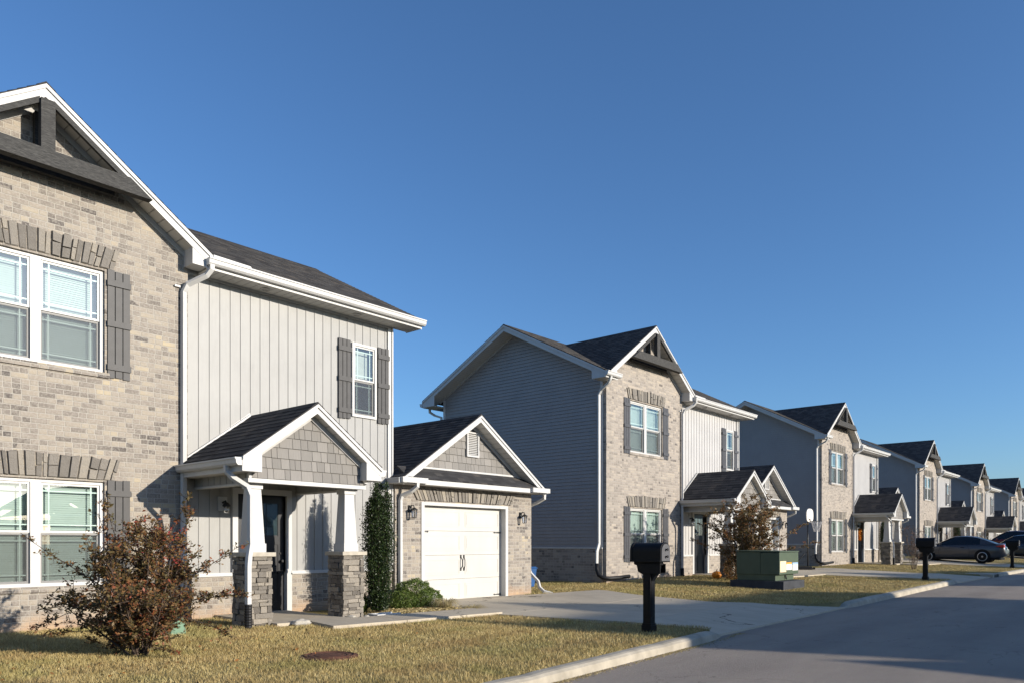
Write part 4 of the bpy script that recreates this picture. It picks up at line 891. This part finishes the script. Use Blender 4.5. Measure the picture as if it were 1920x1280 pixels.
# lawn grass
def scatter_grass():
    Xs, Ys = [], []
    for (x0, x1, y0, y1, dens) in ((-1, 4, 4.4, 12.3, 7500), (4, 9, 4.9, 12.3, 6500), (9, 18.5, 5.3, 14, 3200), (18.5, 28, 5.55, 12.3, 1300), (28, 45, 5.55, 12.3, 500), (45, 68, 5.6, 12, 220)):
        n = int((x1 - x0) * (y1 - y0) * dens); Xs.append(rng.uniform(x0, x1, n)); Ys.append(rng.uniform(y0, y1, n))
    X, Y = np.concatenate(Xs), np.concatenate(Ys)
    OF = np.where(X < 11.3, np.clip(-.05 - .075 * (11.3 - X), -1.2, 0), 0); keep = Y > 5.57 + OF + rng.normal(0, .018, len(X))
    for o_ in D_OFF:
        l = np.interp(Y, [5.42, 5.8, 6.6, 9.3, 12.5], [11.15, 11.2, 11.0, 10.3, 10.95]) + o_; r = np.interp(Y, [5.42, 5.9, 6.6, 7.6, 9.8, 11.2, 12.0, 12.5], [17.1, 16.5, 15.8, 15.3, 15.75, 16.35, 14.5, 14.1]) + o_
        jit = rng.normal(0, .02, len(X)); keep &= ~((X > l + .01 + jit) & (X < r - .01 + jit) & (Y < 12.5)); q = X - o_
        keep &= ~((q > 7.0 + jit) & (q < 10.6) & (Y > 9.56 - .055 * (q - 7) + jit) & (Y < 10.37)); keep &= ~((q > 6.5) & (q < 7.87) & (Y > 10.3)); keep &= ~((q > 7.87) & (q < 11) & (Y > 10.35)); keep &= ~((q > GX0 - .05) & (q < GX1 + .02) & (Y > 12.25)); keep &= ~((q > BX0) & (q < SX1) & (Y > 12.28))
    keep &= ~((Y < 5.6) & (X > 11.1) & (X < 17.2)); keep &= ((X - 5.36) ** 2 + (Y - 7.5) ** 2) > .33 ** 2
    keep &= ~((X > 19.35) & (X < 20.95) & (Y > 7.65) & (Y < 9.3))
    th = .2 + .8 * np.sin(X * 1.3 + np.sin(Y * 2.1) * 1.5) * np.sin(Y * 1.7 + X * .5); keep &= rng.uniform(0, 1, len(X)) < .62 + .38 * th
    X, Y = X[keep], Y[keep]; xs_ = np.linspace(-5, 100, 421); ZC = np.interp(X, xs_, [zc(v) for v in xs_]); ZH = np.interp(X, xs_, [zh(v) for v in xs_])
    t = np.clip((Y - 5.6) / 6.6, 0, 1); t = t * t * (3 - 2 * t); Z = ZC * (1 - t) + ZH * t - .004
    n = len(X); far = np.clip((X * .754 + Y * .657) / 9, .8, 4)
    V, F = blades(n, (X, Y, Z), .012, .055, .0028 * np.sqrt(far) * 1.0, 1.1)
    return tag(np_mesh('lawn_grass', V, F, M['blade'], np.repeat(rng.uniform(0, 1, n), 3)), 'dry tan and green dormant lawn grass', 'grass', kind='stuff')
scatter_grass()
n = 420; X = np.concatenate([rng.normal(4.1, 1.3, 260), rng.uniform(1, 11, 110), rng.normal(21, 1.2, 50)]); Y = np.concatenate([rng.normal(8.8, .8, 260), rng.uniform(5.7, 9.2, 110), rng.normal(9.2, .7, 50)]); k_ = (Y > 5.7) & (Y < 12.1); X, Y = X[k_], Y[k_]
fl_ = leaf_mesh('fallen_leaves', np.stack([X, Y, [g(x, y) + .02 for x, y in zip(X, Y)]], 1), .045, M['leaf_brown'], None, up=.0); tag(fl_, 'fallen brown leaves scattered over the lawn', 'leaves', kind='stuff')
# straw debris along the gutter
n = 5200; X = rng.uniform(2, 11.7, n); Y = 5.34 - np.abs(rng.normal(0, .055, n)) + np.array([off(x) for x in X]); k_ = (np.sin(X * 2.2) + rng.uniform(-1, 1.4, n)) > -.3; X, Y = X[k_], Y[k_]; n = len(X); Z = np.array([zroad(x, y) for x, y in zip(X, Y)]) + .004
V, F = blades(n, (X, Y, Z), .004, .012, .008, 3.); tag(np_mesh('gutter_debris', V, F, M['straw'], np.repeat(rng.uniform(0, .7, n), 3)), 'dry grass clippings lying along the gutter', 'debris', kind='stuff')

# ------------------------------------------------------------------ objects
def mailbox(x, y):
    z = g(x, y) - .02; r = empty('mailbox', (x, y, z)); w, L = .135, .49; zb = z + 1.09; y0, y1 = y - .27, y + .24
    p = MB(); p.box(x - .066, x + .066, y - .066, y + .066, z, z + 1.02); p.box(x - .085, x + .085, y - .085, y + .085, z, z + .12); p.box(x - .076, x + .076, y - .076, y + .076, z + .12, z + .15)
    for s in (-1, 1):                                       # grooved faces
        p.box(x - .035, x + .035, y + s * .066 - .006, y + s * .066 + .006, z + .25, z + .8); p.box(x + s * .066 - .006, x + s * .066 + .006, y - .035, y + .035, z + .25, z + .8)
    p.build('post', M['black'], r, bevel=.005)
    b = MB(); TS = lambda u, v, w_: (x + v, y + u, z + w_)
    b.prism([(-.05, .76), (-.17, .92), (-.19, 1.02), (-.22, 1.03), (-.22, 1.09), (.24, 1.09), (.24, 1.04), (.19, 1.02), (.17, .93), (.12, .90), (.05, .88)], -.045, .045, TS); b.build('bracket', M['black'], r, bevel=.004, fix=True)
    n_ = MB(); n_.box(x - .075, x + .075, y - .24, y - .06, z + .90, z + .915); n_.box(x - .085, x - .07, y - .24, y + .1, z + .90, z + 1.05); n_.box(x + .07, x + .085, y - .24, y + .1, z + .90, z + 1.05); n_.build('newspaper_holder', M['black'], r, bevel=.003)
    arc = [(-w, 0)] + [(w * math.cos(a) * -1, .15 + .125 * math.sin(a)) for a in [math.pi * k / 12 for k in range(13)]] + [(w, 0)]
    TX = lambda u, v, w_: (x + u, v, zb + w_)
    q = MB(); q.prism(arc, y0, y1, TX); q.box(x - w - .012, x + w + .012, y0 - .005, y1 + .01, zb - .015, zb + .02); q.prism([(a * 1.05, b_ * 1.03) for a, b_ in arc], y0 - .01, y0 + .03, TX); q.prism([(a * 1.05, b_ * 1.03) for a, b_ in arc], y1 - .03, y1 + .008, TX); bo = q.build('box', M['black'], r, bevel=.003, fix=True)
    d = MB(); d.prism([(a * .90, b_ * .93 + .004) for a, b_ in arc], y0 - .02, y0 - .0095, TX); dd = d.build('door', M['boxdoor'], r, fix=True)
    k = MB()
    for zz in (.07, .175): k.lathe([(.012, 0), (.01, -.02), (.02, -.025), (.02, -.035), (.008, -.04)], (x + .0, y0 - .02, zb + zz), 12, 'y')
    k.build('door_knob', M['black'], dd, smooth=False)
    f = MB(); f.box(x + w, x + w + .008, y - .12, y - .09, zb + .05, zb + .19); f.box(x + w, x + w + .008, y - .12, y - .04, zb + .15, zb + .19); f.build('flag', M['black'], r)
    return r
for (x, lb) in ((10.12, 'nearest black mailbox on a post beside the first driveway'), (26.9, 'second black mailbox, standing left of the grey coupe'), (43.45, 'small distant black mailbox at the coupe\'s rear, before the dark blue car')):
    tag(mailbox(x, 6.07 if x < 20 else 6.1), lb, 'mailbox', 'black curbside mailboxes')
# transformer
tz = -1.2; T = empty('transformer', (20.1, 8.45, tz - .1))
p = MB(); p.box(19.5, 20.95, 7.72, 9.18, tz - .25, tz + .22); p.box(20.15, 20.4, 7.715, 7.72, tz - .2, tz + .05); p.build('concrete_pad', M['pad'], T, bevel=.02)
b = MB(); b.box(19.62, 20.86, 7.98, 9.04, tz + .22, tz + .40); b.box(19.6, 20.88, 8.38, 9.05, tz + .38, tz + .985); bo = b.build('cabinet', M['trf'], T, bevel=.012)
b = MB(); b.box(19.59, 20.89, 7.86, 8.375, tz + .385, tz + .965); b.build('hood', M['trf'], T, bevel=.012)
b = MB(); b.prism([(7.85, .975), (9.07, .995), (9.07, 1.02), (7.85, 1.0)], 19.57, 20.91, lambda u, v, w: (v, u, tz + w)); b.build('lid', M['trf'], T, fix=True)
b = MB(); b.lathe([(.035, 0), (.035, -.03), (.015, -.035)], (20.25, 7.98, tz + .33), 12, 'y'); b.tube([(20.2, 7.96, tz + .30), (20.25, 7.93, tz + .25), (20.3, 7.96, tz + .30)], .01); b.build('padlock', M['iron'], T)
for k, (x0, x1, z0, z1, m) in enumerate(((19.62, 20.02, .45, .74, 'st_a'), (20.04, 20.40, .50, .655, 'st_c'), (20.04, 20.40, .655, .70, 'st_b'), (20.46, 20.84, .48, .63, 'st_c'), (20.46, 20.84, .63, .69, 'st_d'))):
    s = MB(); s.box(x0, x1, 7.855, 7.859, tz + z0, tz + z1); s.build('warning_sticker', M[m], T)
tag(T, 'green electrical transformer cabinet on a dark pad, with stickers on its sunlit end', 'transformer')
# basketball hoop
hx, hy = 30.9, 11.25; hz = g(hx, hy) + .02; hp = empty('basketball_hoop', (hx, hy, hz))
b = MB(); b.tube([(hx, hy, hz + .05), (hx, hy, hz + 2.0)], .026, 10); b.tube([(hx, hy, hz + .05), (hx - .4, hy + .55, hz + .12)], .015); b.tube([(hx, hy, hz + .75), (hx - .25, hy + .5, hz + .14)], .012); b.box(hx - .05, hx - .02, hy - .02, hy + .02, hz + 1.15, hz + 1.3); b.build('pole', M['iron'], hp, smooth=True)
b = MB(); b.prism([(-.35, 0), (.1, -.28), (.5, -.38), (.75, -.3), (.75, .3), (.5, .38), (.1, .28)], hz, hz + .13, lambda u, v, w: (hx - .15 + w, hy + .1 + u, v)); b.build('base_tank', M['rubber'], hp, bevel=.03, fix=True)
b = MB(); b.lathe([(.05, 0), (.05, .04)], (hx - .12, hy - .2, hz + .05), 12, 'x'); b.lathe([(.05, 0), (.05, .04)], (hx + .1, hy - .2, hz + .05), 12, 'x'); b.build('wheel', M['rubber'], hp)
nb = Vector((0, -1, 0)); sb = Vector((1, 0, 0))     # board normal and width direction
bb = MB(); pr = []
for k in range(24):
    a = 2 * math.pi * k / 24; pr.append((.36 * math.copysign(abs(math.cos(a)) ** .7, math.cos(a)), .27 * math.copysign(abs(math.sin(a)) ** .75, math.sin(a)) + 2.16))
c0 = Vector((hx, hy, hz)) + nb * .06
bb.prism(pr, 0, .03, lambda u, v, w: tuple(c0 + sb * u + nb * v + Vector((0, 0, w)))); bb.build('backboard', M['board'], hp, fix=True)
rc = c0 + nb * .29 + Vector((0, 0, 1.93)); b = MB(); b.tube([tuple(rc + Vector((math.cos(t) * .2, math.sin(t) * .2, 0))) for t in [k * math.pi / 12 for k in range(25)]], .009, 5); b.tube([tuple(c0 + Vector((0, 0, 1.93))), tuple(rc - nb * .2)], .02); b.build('rim', M['iron'], hp)
b = MB()
for k in range(12):
    for s in (-1, 1):
        b.tube([tuple(rc + Vector((math.cos((k + s * t * 1.6) * math.pi / 6) * (.2 - .10 * t), math.sin((k + s * t * 1.6) * math.pi / 6) * (.2 - .10 * t), -.42 * t))) for t in (0, .33, .66, 1)], .0075, 3)
b.build('net', M['net'], hp); tag(hp, 'portable basketball hoop with an oval white backboard beside the second garage', 'basketball hoop')
# manhole
mx_, my_ = 5.36, 7.5; mz = g(mx_, my_) + .012; mh = empty('manhole_cover', (mx_, my_, mz)); b = MB(); b.lathe([(.30, -.05), (.30, .012), (.285, .018), (.275, .008), (.24, .008), (.235, .014), (.205, .014), (.2, .008), (.17, .008), (.165, .014), (.05, .018)], (mx_, my_, mz), 40); b.build('lid', M['rust'], mh)
b = MB(); b.lathe([(.335, -.08), (.335, .006), (.305, .010)], (mx_, my_, mz), 40); b.build('rim', M['rust'], mh); tag(mh, 'round rusty manhole cover set in the dry lawn', 'manhole cover')
# small utility box, rocks, splash block, pumpkin, blue bin
uz = g(5.0, 10.6); ub = empty('utility_box', (5.0, 10.6, uz)); b = MB(); b.prism([(-.11, 0), (.11, 0), (.09, .2), (-.09, .2)], 10.5, 10.7, lambda u, v, w: (5.0 + u, v, uz + w)); b.build('body', M['util'], ub, bevel=.01, fix=True); b = MB(); b.box(4.895, 5.105, 10.485, 10.715, uz + .2, uz + .225); b.build('lid', M['util'], ub, bevel=.006); tag(ub, 'small pale green utility box in the grass behind the red shrub', 'utility box')
def rock(x, y, s, label, h=.5, dz=0):
    import bmesh
    bm = bmesh.new(); bmesh.ops.create_icosphere(bm, subdivisions=3, radius=1)
    sd = U(0, 9)
    for v in bm.verts:
        c = v.co; k = 1 + .16 * math.sin(c.x * 4 + sd) * math.sin(c.y * 5 + sd) + .07 * math.sin(c.z * 9 + sd * 2); v.co = Vector((c.x * k * s, c.y * k * s * .7, c.z * k * s * h))
    me = bpy.data.meshes.new('rock'); bm.to_mesh(me); bm.free(); me.materials.append(M['rock']); o = bpy.data.objects.new('rock', me); o.location = (x, y, g(x, y) + s * h * .45 + dz); o.rotation_euler = (0, 0, U(0, 3)); col.objects.link(o); tag(o, label, 'rock'); return o
rock(6.88, 10.38, .16, 'large pale rock at the end of the walk beside the left porch column', .42)
rock(7.93, 10.48, .07, 'small flat stone at the foot of the right porch column, leftmost of two', .4, .04); rock(8.22, 10.44, .06, 'small flat stone at the foot of the right porch column, rightmost of two', .4, .03)
sbk = empty('splash_block', (8.6, 10.52, -1.3)); b = MB(); b.box(8.42, 8.95, 10.40, 10.44, -1.32, -1.22); b.box(8.42, 8.95, 10.64, 10.68, -1.32, -1.22); b.box(8.42, 8.46, 10.44, 10.64, -1.32, -1.22); b.box(8.46, 8.95, 10.44, 10.64, -1.32, -1.27); b.build('tray', M['white'], sbk, bevel=.008)
b = MB()
for k in range(5): b.box(8.52 + k * .09, 8.535 + k * .09, 10.44, 10.64, -1.27, -1.262)
b.build('ribs', M['frieze'], sbk); tag(sbk, 'white plastic splash block lying by the walkway right of the porch', 'splash block')
pk = empty('pumpkin', (21.9, 10.75, g(21.9, 10.75))); b = MB(); c = (21.9, 10.75, pk.location.z + .12); n1, n2 = 10, 32; V = []
for i in range(n1 + 1):
    ph = math.pi * i / n1
    for k in range(n2): a = 2 * math.pi * k / n2; r = .15 * math.sin(ph) * (1 - .09 * abs(math.cos(a * 5))) + .001; V.append((c[0] + r * math.cos(a), c[1] + r * math.sin(a), c[2] + .12 * math.cos(ph)))
b.add(V, [(i * n2 + k, i * n2 + (k + 1) % n2, (i + 1) * n2 + (k + 1) % n2, (i + 1) * n2 + k) for i in range(n1) for k in range(n2)]); b.build('gourd', M['orange'], pk, smooth=True)
b = MB(); b.tube([(c[0], c[1], c[2] + .1), (c[0] + .01, c[1], c[2] + .15), (c[0] + .04, c[1], c[2] + .18)], [.018, .014, .01], 6); b.build('stalk', M['bark'], pk); tag(pk, 'orange pumpkin on the ground by the second porch, left of the transformer', 'pumpkin')
bn = empty('wheeled_bin', (15.86, 13.3, g(15.86, 13.3))); z = bn.location.z; b = MB(); ff = lambda r, s: [(15.66 - r, 13.3 - s), (15.66 + r, 13.3 - s), (15.66 + r, 13.3 + s), (15.66 - r, 13.3 + s)]; b.prism(ff(.22, .26), z + .06, z + .55, lambda u, v, w: (u, w, v), top=ff(.27, .31)); b.build('body', M['blue'], bn, bevel=.02, fix=True)
b = MB(); b.prism(ff(.29, .33), z + .55, z + .60, lambda u, v, w: (u, w, v), top=ff(.25, .28)); b.build('lid', M['blue'], bn, fix=True); b = MB(); b.lathe([(.09, 0), (.09, .05)], (15.50, 13.5, z + .09), 14, 'x'); b.lathe([(.09, 0), (.09, .05)], (15.98, 13.5, z + .09), 14, 'x'); b.build('wheel', M['rubber'], bn); tag(bn, 'blue bin just showing past the right corner of the first garage', 'bin')
# wreath on the third house's door
wx, wy, wz = 7.42 + 33.9, YS + .02, .22 + .22; wr = empty('door_wreath', (wx, wy, wz)); P = []; 
for i in range(1300): a = U(0, 6.283); rr = .2 + random.gauss(0, .035); P.append((wx + math.cos(a) * rr, wy - abs(random.gauss(0, .03)), wz + math.sin(a) * rr * 1.15))
M['wreath'] = leafm('wreath_leaves', [(0, (.35, .07, .01)), (.5, (.70, .22, .02)), (1, (.85, .55, .10))]); leaf_mesh('leaves', np.array(P), .06, M['wreath'], wr)
b = MB(); b.tube([(wx + math.cos(t) * .2, wy - .01, wz + math.sin(t) * .23) for t in [k * math.pi / 12 for k in range(25)]], .012, 5); b.build('ring', M['bark_d'], wr); tag(wr, 'orange and yellow autumn wreath hanging on the third house\'s dark door', 'wreath')

# ------------------------------------------------------------------ cars
def carpaint(name, c, rough=.28):
    n = N(name); n.done(n.ramp(n.noise(1.5), [(.3, tuple(x * .95 for x in c)), (.7, c)]), rough, .5, .35); n.b.inputs['Coat Weight'].default_value = .6; n.b.inputs['Coat Roughness'].default_value = .06; return n.m
M['car_grey'] = carpaint('grey_car_paint', (.06, .06, .066)); M['car_blue'] = carpaint('dark_blue_car_paint', (.025, .04, .065)); M['car_red'] = carpaint('dark_red_car_paint', (.12, .012, .012))
M['tint'] = plain('tinted_glass', (.006, .007, .009), .06, .6, .1); M['tyre'] = plain('tyre', (.012, .012, .012), .85, .2); M['rim'] = plain('alloy', (.42, .42, .43), .3, .5, .05, metal=.7); M['tail'] = plain('tail_lamp_red', (.42, .012, .012), .2, .5, .1); M['head'] = plain('head_lamp', (.55, .56, .58), .15, .5, .05)
def car(name, cx_, rear_y, sgn, paint, label, prof=None, rideh=0.0):
    """s runs from the rear bumper (0) to the nose; sgn=+1: nose towards the houses"""
    z = g(cx_, rear_y + 2 * sgn) + .02; root = empty(name, (cx_, rear_y + sgn * 2.2, z)); TT = lambda s, x, h: (cx_ + x, rear_y + sgn * s, z + h + rideh)
    P = prof or dict(top=[(0, .62), (.04, .86), (.12, .98), (.55, 1.0), (1.1, .98), (2.0, .955), (3.0, .94), (3.45, .87), (4.0, .78), (4.3, .66), (4.42, .5)], roof=[(.42, 1.0), (1.0, 1.24), (1.45, 1.37), (2.0, 1.405), (2.45, 1.37), (2.9, 1.16), (3.32, .93)])
    ss = [0, .04, .12, .3, .55, .8, 1.1, 1.5, 2.0, 2.5, 3.0, 3.45, 3.75, 4.0, 4.2, 4.3, 4.38, 4.42]; b = MB(); sec = []
    wh = (1.02, 3.63)
    for s in ss:
        tp = float(np.interp(s, [p[0] for p in P['top']], [p[1] for p in P['top']])); hw = float(np.interp(s, [0, .04, .25, .8, 2, 3.4, 4.1, 4.35, 4.42], [.60, .70, .82, .865, .875, .865, .80, .68, .55])); lo = float(np.interp(s, [0, .2, .6, 3.9, 4.3, 4.42], [.38, .26, .2, .2, .22, .3]))
        pr_ = [(0, lo), (hw * .9, lo), (hw * .985, lo + .1), (hw, (lo + tp) / 2 + .02), (hw * .985, tp - .14), (hw * .93, tp - .04), (hw * .8, tp), (0, tp + .02)]
        ring = [TT(s, x, h) for x, h in pr_] + [TT(s, -x, h) for x, h in pr_[-2:0:-1]]; sec.append(ring)
    m = len(sec[0]); V = [p for r in sec for p in r]; b.add(V, [(i * m + j, i * m + (j + 1) % m, (i + 1) * m + (j + 1) % m, (i + 1) * m + j) for i in range(len(ss) - 1) for j in range(m)] + [tuple(range(m))[::-1], tuple((len(ss) - 1) * m + j for j in range(m))])
    b.build('body', paint, root, smooth=True, fix=True)
    # greenhouse (glass) and roof skin with pillars
    R_ = P['roof']; gs = []; g_ = MB(); rf = MB(); ga, gb = R_[0][0], R_[-1][0]; S = np.linspace(ga, gb, 17)
    for s in S:
        h = float(np.interp(s, [p[0] for p in R_], [p[1] for p in R_])); base = float(np.interp(s, [p[0] for p in P['top']], [p[1] for p in P['top']])) - .04; k = (h - base) / .46
        wt = .80 - .22 * max(0, min(1, k)); gs.append([TT(s, -.80, base), TT(s, -wt, max(base + .005, h - .03)), TT(s, -wt * .82, h), TT(s, 0, h + .018), TT(s, wt * .82, h), TT(s, wt, max(base + .005, h - .03)), TT(s, .80, base)])
    V = [p for r in gs for p in r]; g_.add(V, [(i * 7 + j, i * 7 + j + 1, (i + 1) * 7 + j + 1, (i + 1) * 7 + j) for i in range(16) for j in range(6)]); g_.build('windows', M['tint'], root, smooth=True)
    i0, i1 = 5, 11
    up = lambda p, e=.012: (p[0], p[1], p[2] + e)
    rf.add([up(p) for r in gs[i0 - 0:i1 + 1] for p in r[1:6]], [(i * 5 + j, i * 5 + j + 1, (i + 1) * 5 + j + 1, (i + 1) * 5 + j) for i in range(i1 - i0) for j in range(4)])
    for side in (0, 1):
        a, c_ = (1, 2) if side == 0 else (5, 4); sx = -.02 if side == 0 else .02
        for r_ in ((0, i0), (i1, 16)): 
            for i in range(*r_): q = [gs[i][a], gs[i + 1][a], gs[i + 1][c_], gs[i][c_]]; rf.add([(p[0] + sx * .6, p[1], p[2] + .012) for p in q], [(0, 1, 2, 3)])
        for i in range(0, 4):
            a0 = 0 if side == 0 else 6; q = [gs[i][a0], gs[i + 1][a0], gs[i + 1][a], gs[i][a]]; rf.add([(p[0] + sx * .7, p[1], p[2]) for p in q], [(0, 1, 2, 3)])
    rf.build('roof', paint, root, smooth=True, fix=True)
    for s in wh:
        for side in (-1, 1):
            xx = side * .80; w = MB(); w.lathe([(.22, -.095), (.30, -.1), (.318, -.07), (.318, .07), (.30, .1), (.22, .095)], TT(s, xx, .315 - rideh), 28, 'x'); wo = w.build('wheel', M['tyre'], root, smooth=True)
            rm = MB(); px = TT(s, xx + side * .075, .315 - rideh); rm.lathe([(.235, 0), (.235, side * .025), (.205, side * .03), (.2, 0)], px, 28, 'x')
            for k in range(5):
                a = k * 2 * math.pi / 5 + .3; e = Vector((0, math.cos(a), math.sin(a))); f = Vector((0, -math.sin(a), math.cos(a))); o_ = Vector(px) + Vector((side * .018, 0, 0))
                rm.add([tuple(o_ + e * .02 + f * .03), tuple(o_ + e * .21 + f * .02), tuple(o_ + e * .21 - f * .02), tuple(o_ + e * .02 - f * .03)], [(0, 1, 2, 3)])
            rm.lathe([(.05, side * .0), (.045, side * .03)], px, 12, 'x'); rm.build('rim', M['rim'], wo, fix=True)
            ar = MB(); ar.lathe([(.375, 0), (.375, side * .012), (.33, side * .014)], TT(s, side * .862, .33 - rideh), 28, 'x'); ar.build('wheel_arch', M['tyre'], root)
    for side in (-1, 1):
        t = MB(); t.add([TT(.02, side * .56, .80), TT(.02, side * .72, .80), TT(.1, side * .835, .80), TT(.42, side * .875, .86), TT(.16, side * .845, .93), TT(.06, side * .72, .95), TT(.05, side * .56, .95)], [tuple(range(7))]); t.prism([(.03, .78), (.42, .85), (.18, .93), (.05, .93)], side * .70, side * .872, lambda u, v, w: TT(u, v, w)); t.build('tail_lamp', M['tail'], root, fix=True)
        t = MB(); t.prism([(4.0, .58), (4.36, .55), (4.3, .66), (4.02, .72)], side * .52, side * .80, lambda u, v, w: TT(u, v, w)); t.build('headlight', M['head'], root, fix=True)
        t = MB(); c0_ = TT(3.0, side * .95, .98); t.box(c0_[0] - .08, c0_[0] + .08, c0_[1] - .06, c0_[1] + .06, c0_[2] - .05, c0_[2] + .06); t.build('mirror', paint, root, bevel=.03)
        t = MB(); c0_ = TT(1.95, side * .876, .80); t.box(c0_[0] - .015, c0_[0] + .015, c0_[1] - .09, c0_[1] + .09, c0_[2] - .014, c0_[2] + .014); t.build('door_handle', M['tyre'], root)
        t = MB(); t.tube([TT(1.65, side * .874, .28), TT(1.62, side * .882, .6), TT(1.72, side * .868, .93)], .004, 4); t.tube([TT(3.05, side * .874, .28), TT(3.1, side * .88, .6), TT(3.0, side * .86, .9)], .004, 4); t.box(*sorted((TT(0, side * .80, 0)[0], TT(0, side * .885, 0)[0])), *sorted((TT(1.42, 0, 0)[1], TT(3.23, 0, 0)[1])), z + .18 + rideh, z + .25 + rideh); t.build('sill', M['tyre'], root)
    t = MB(); t.box(cx_ - .8, cx_ + .8, *sorted((TT(.25, 0, 0)[1], TT(4.2, 0, 0)[1])), z + .14, z + .24); t.build('underbody', M['tyre'], root)
    t = MB(); t.box(cx_ - .22, cx_ + .22, *sorted((TT(.0, 0, 0)[1], TT(-.012, 0, 0)[1])), z + .66, z + .78); t.build('number_plate', M['head'], root)
    tag(root, label, 'car'); return root
car('parked_coupe', 48.05, 6.95, 1, M['car_grey'], 'grey two-door coupe with dark tinted windows parked on a driveway behind the second mailbox')
SED = dict(top=[(0, .66), (.04, .9), (.12, 1.02), (.5, 1.05), (1.1, 1.02), (2.0, 1.0), (3.0, .98), (3.45, .92), (4.0, .84), (4.3, .72), (4.42, .55)], roof=[(.2, 1.06), (.55, 1.36), (1.2, 1.52), (2.0, 1.56), (2.5, 1.52), (2.95, 1.28), (3.35, .98)])
car('parked_sedan', 62.6, 6.1, 1, M['car_blue'], 'dark blue car cut off by the right edge, behind the farthest mailbox', SED)
car('parked_wagon', 65.6, 7.0, 1, M['car_red'], 'dark red car, only its roof showing over the dark blue car', SED, .22)

# ------------------------------------------------------------------ light, sky, camera
SV = Vector((-.308, 1, -.262)).normalized(); el = math.asin(-SV.z); to_sun = -SV; az = math.atan2(to_sun.x, to_sun.y)
sl = bpy.data.lights.new('sun', 'SUN'); sl.energy = 5.0; sl.angle = math.radians(.53); sl.color = (1.0, .91, .78)
so = bpy.data.objects.new('sun', sl); so.rotation_euler = SV.to_track_quat('-Z', 'Y').to_euler(); so.location = (0, -20, 20); col.objects.link(so)
w = bpy.data.worlds.new('World'); sc.world = w; w.use_nodes = True; nt = w.node_tree; bg = nt.nodes['Background']; sky = nt.nodes.new('ShaderNodeTexSky'); sky.sky_type = 'NISHITA'; sky.sun_disc = False; sky.sun_elevation = el; sky.sun_rotation = az
sky.altitude = 200; sky.air_density = 1.0; sky.dust_density = .9; sky.ozone_density = 5.7
nt.links.new(sky.outputs[0], bg.inputs[0]); bg.inputs[1].default_value = .15
cam = bpy.data.cameras.new('camera'); cam.lens = 27.0; cam.sensor_width = 36; cam.shift_y = (1018 - 640) / 1920; cam.clip_end = 3000; cam.clip_start = .05
co = bpy.data.objects.new('camera', cam); co.location = (0, 0, 0); co.rotation_euler = (math.radians(90), 0, math.radians(41.07 - 90)); col.objects.link(co); sc.camera = co
sc.view_settings.view_transform = 'Standard'; sc.view_settings.look = 'None'; sc.view_settings.exposure = 0.35; sc.view_settings.gamma = 1
sc.cycles.transparent_max_bounces = 16; sc.cycles.max_bounces = 6
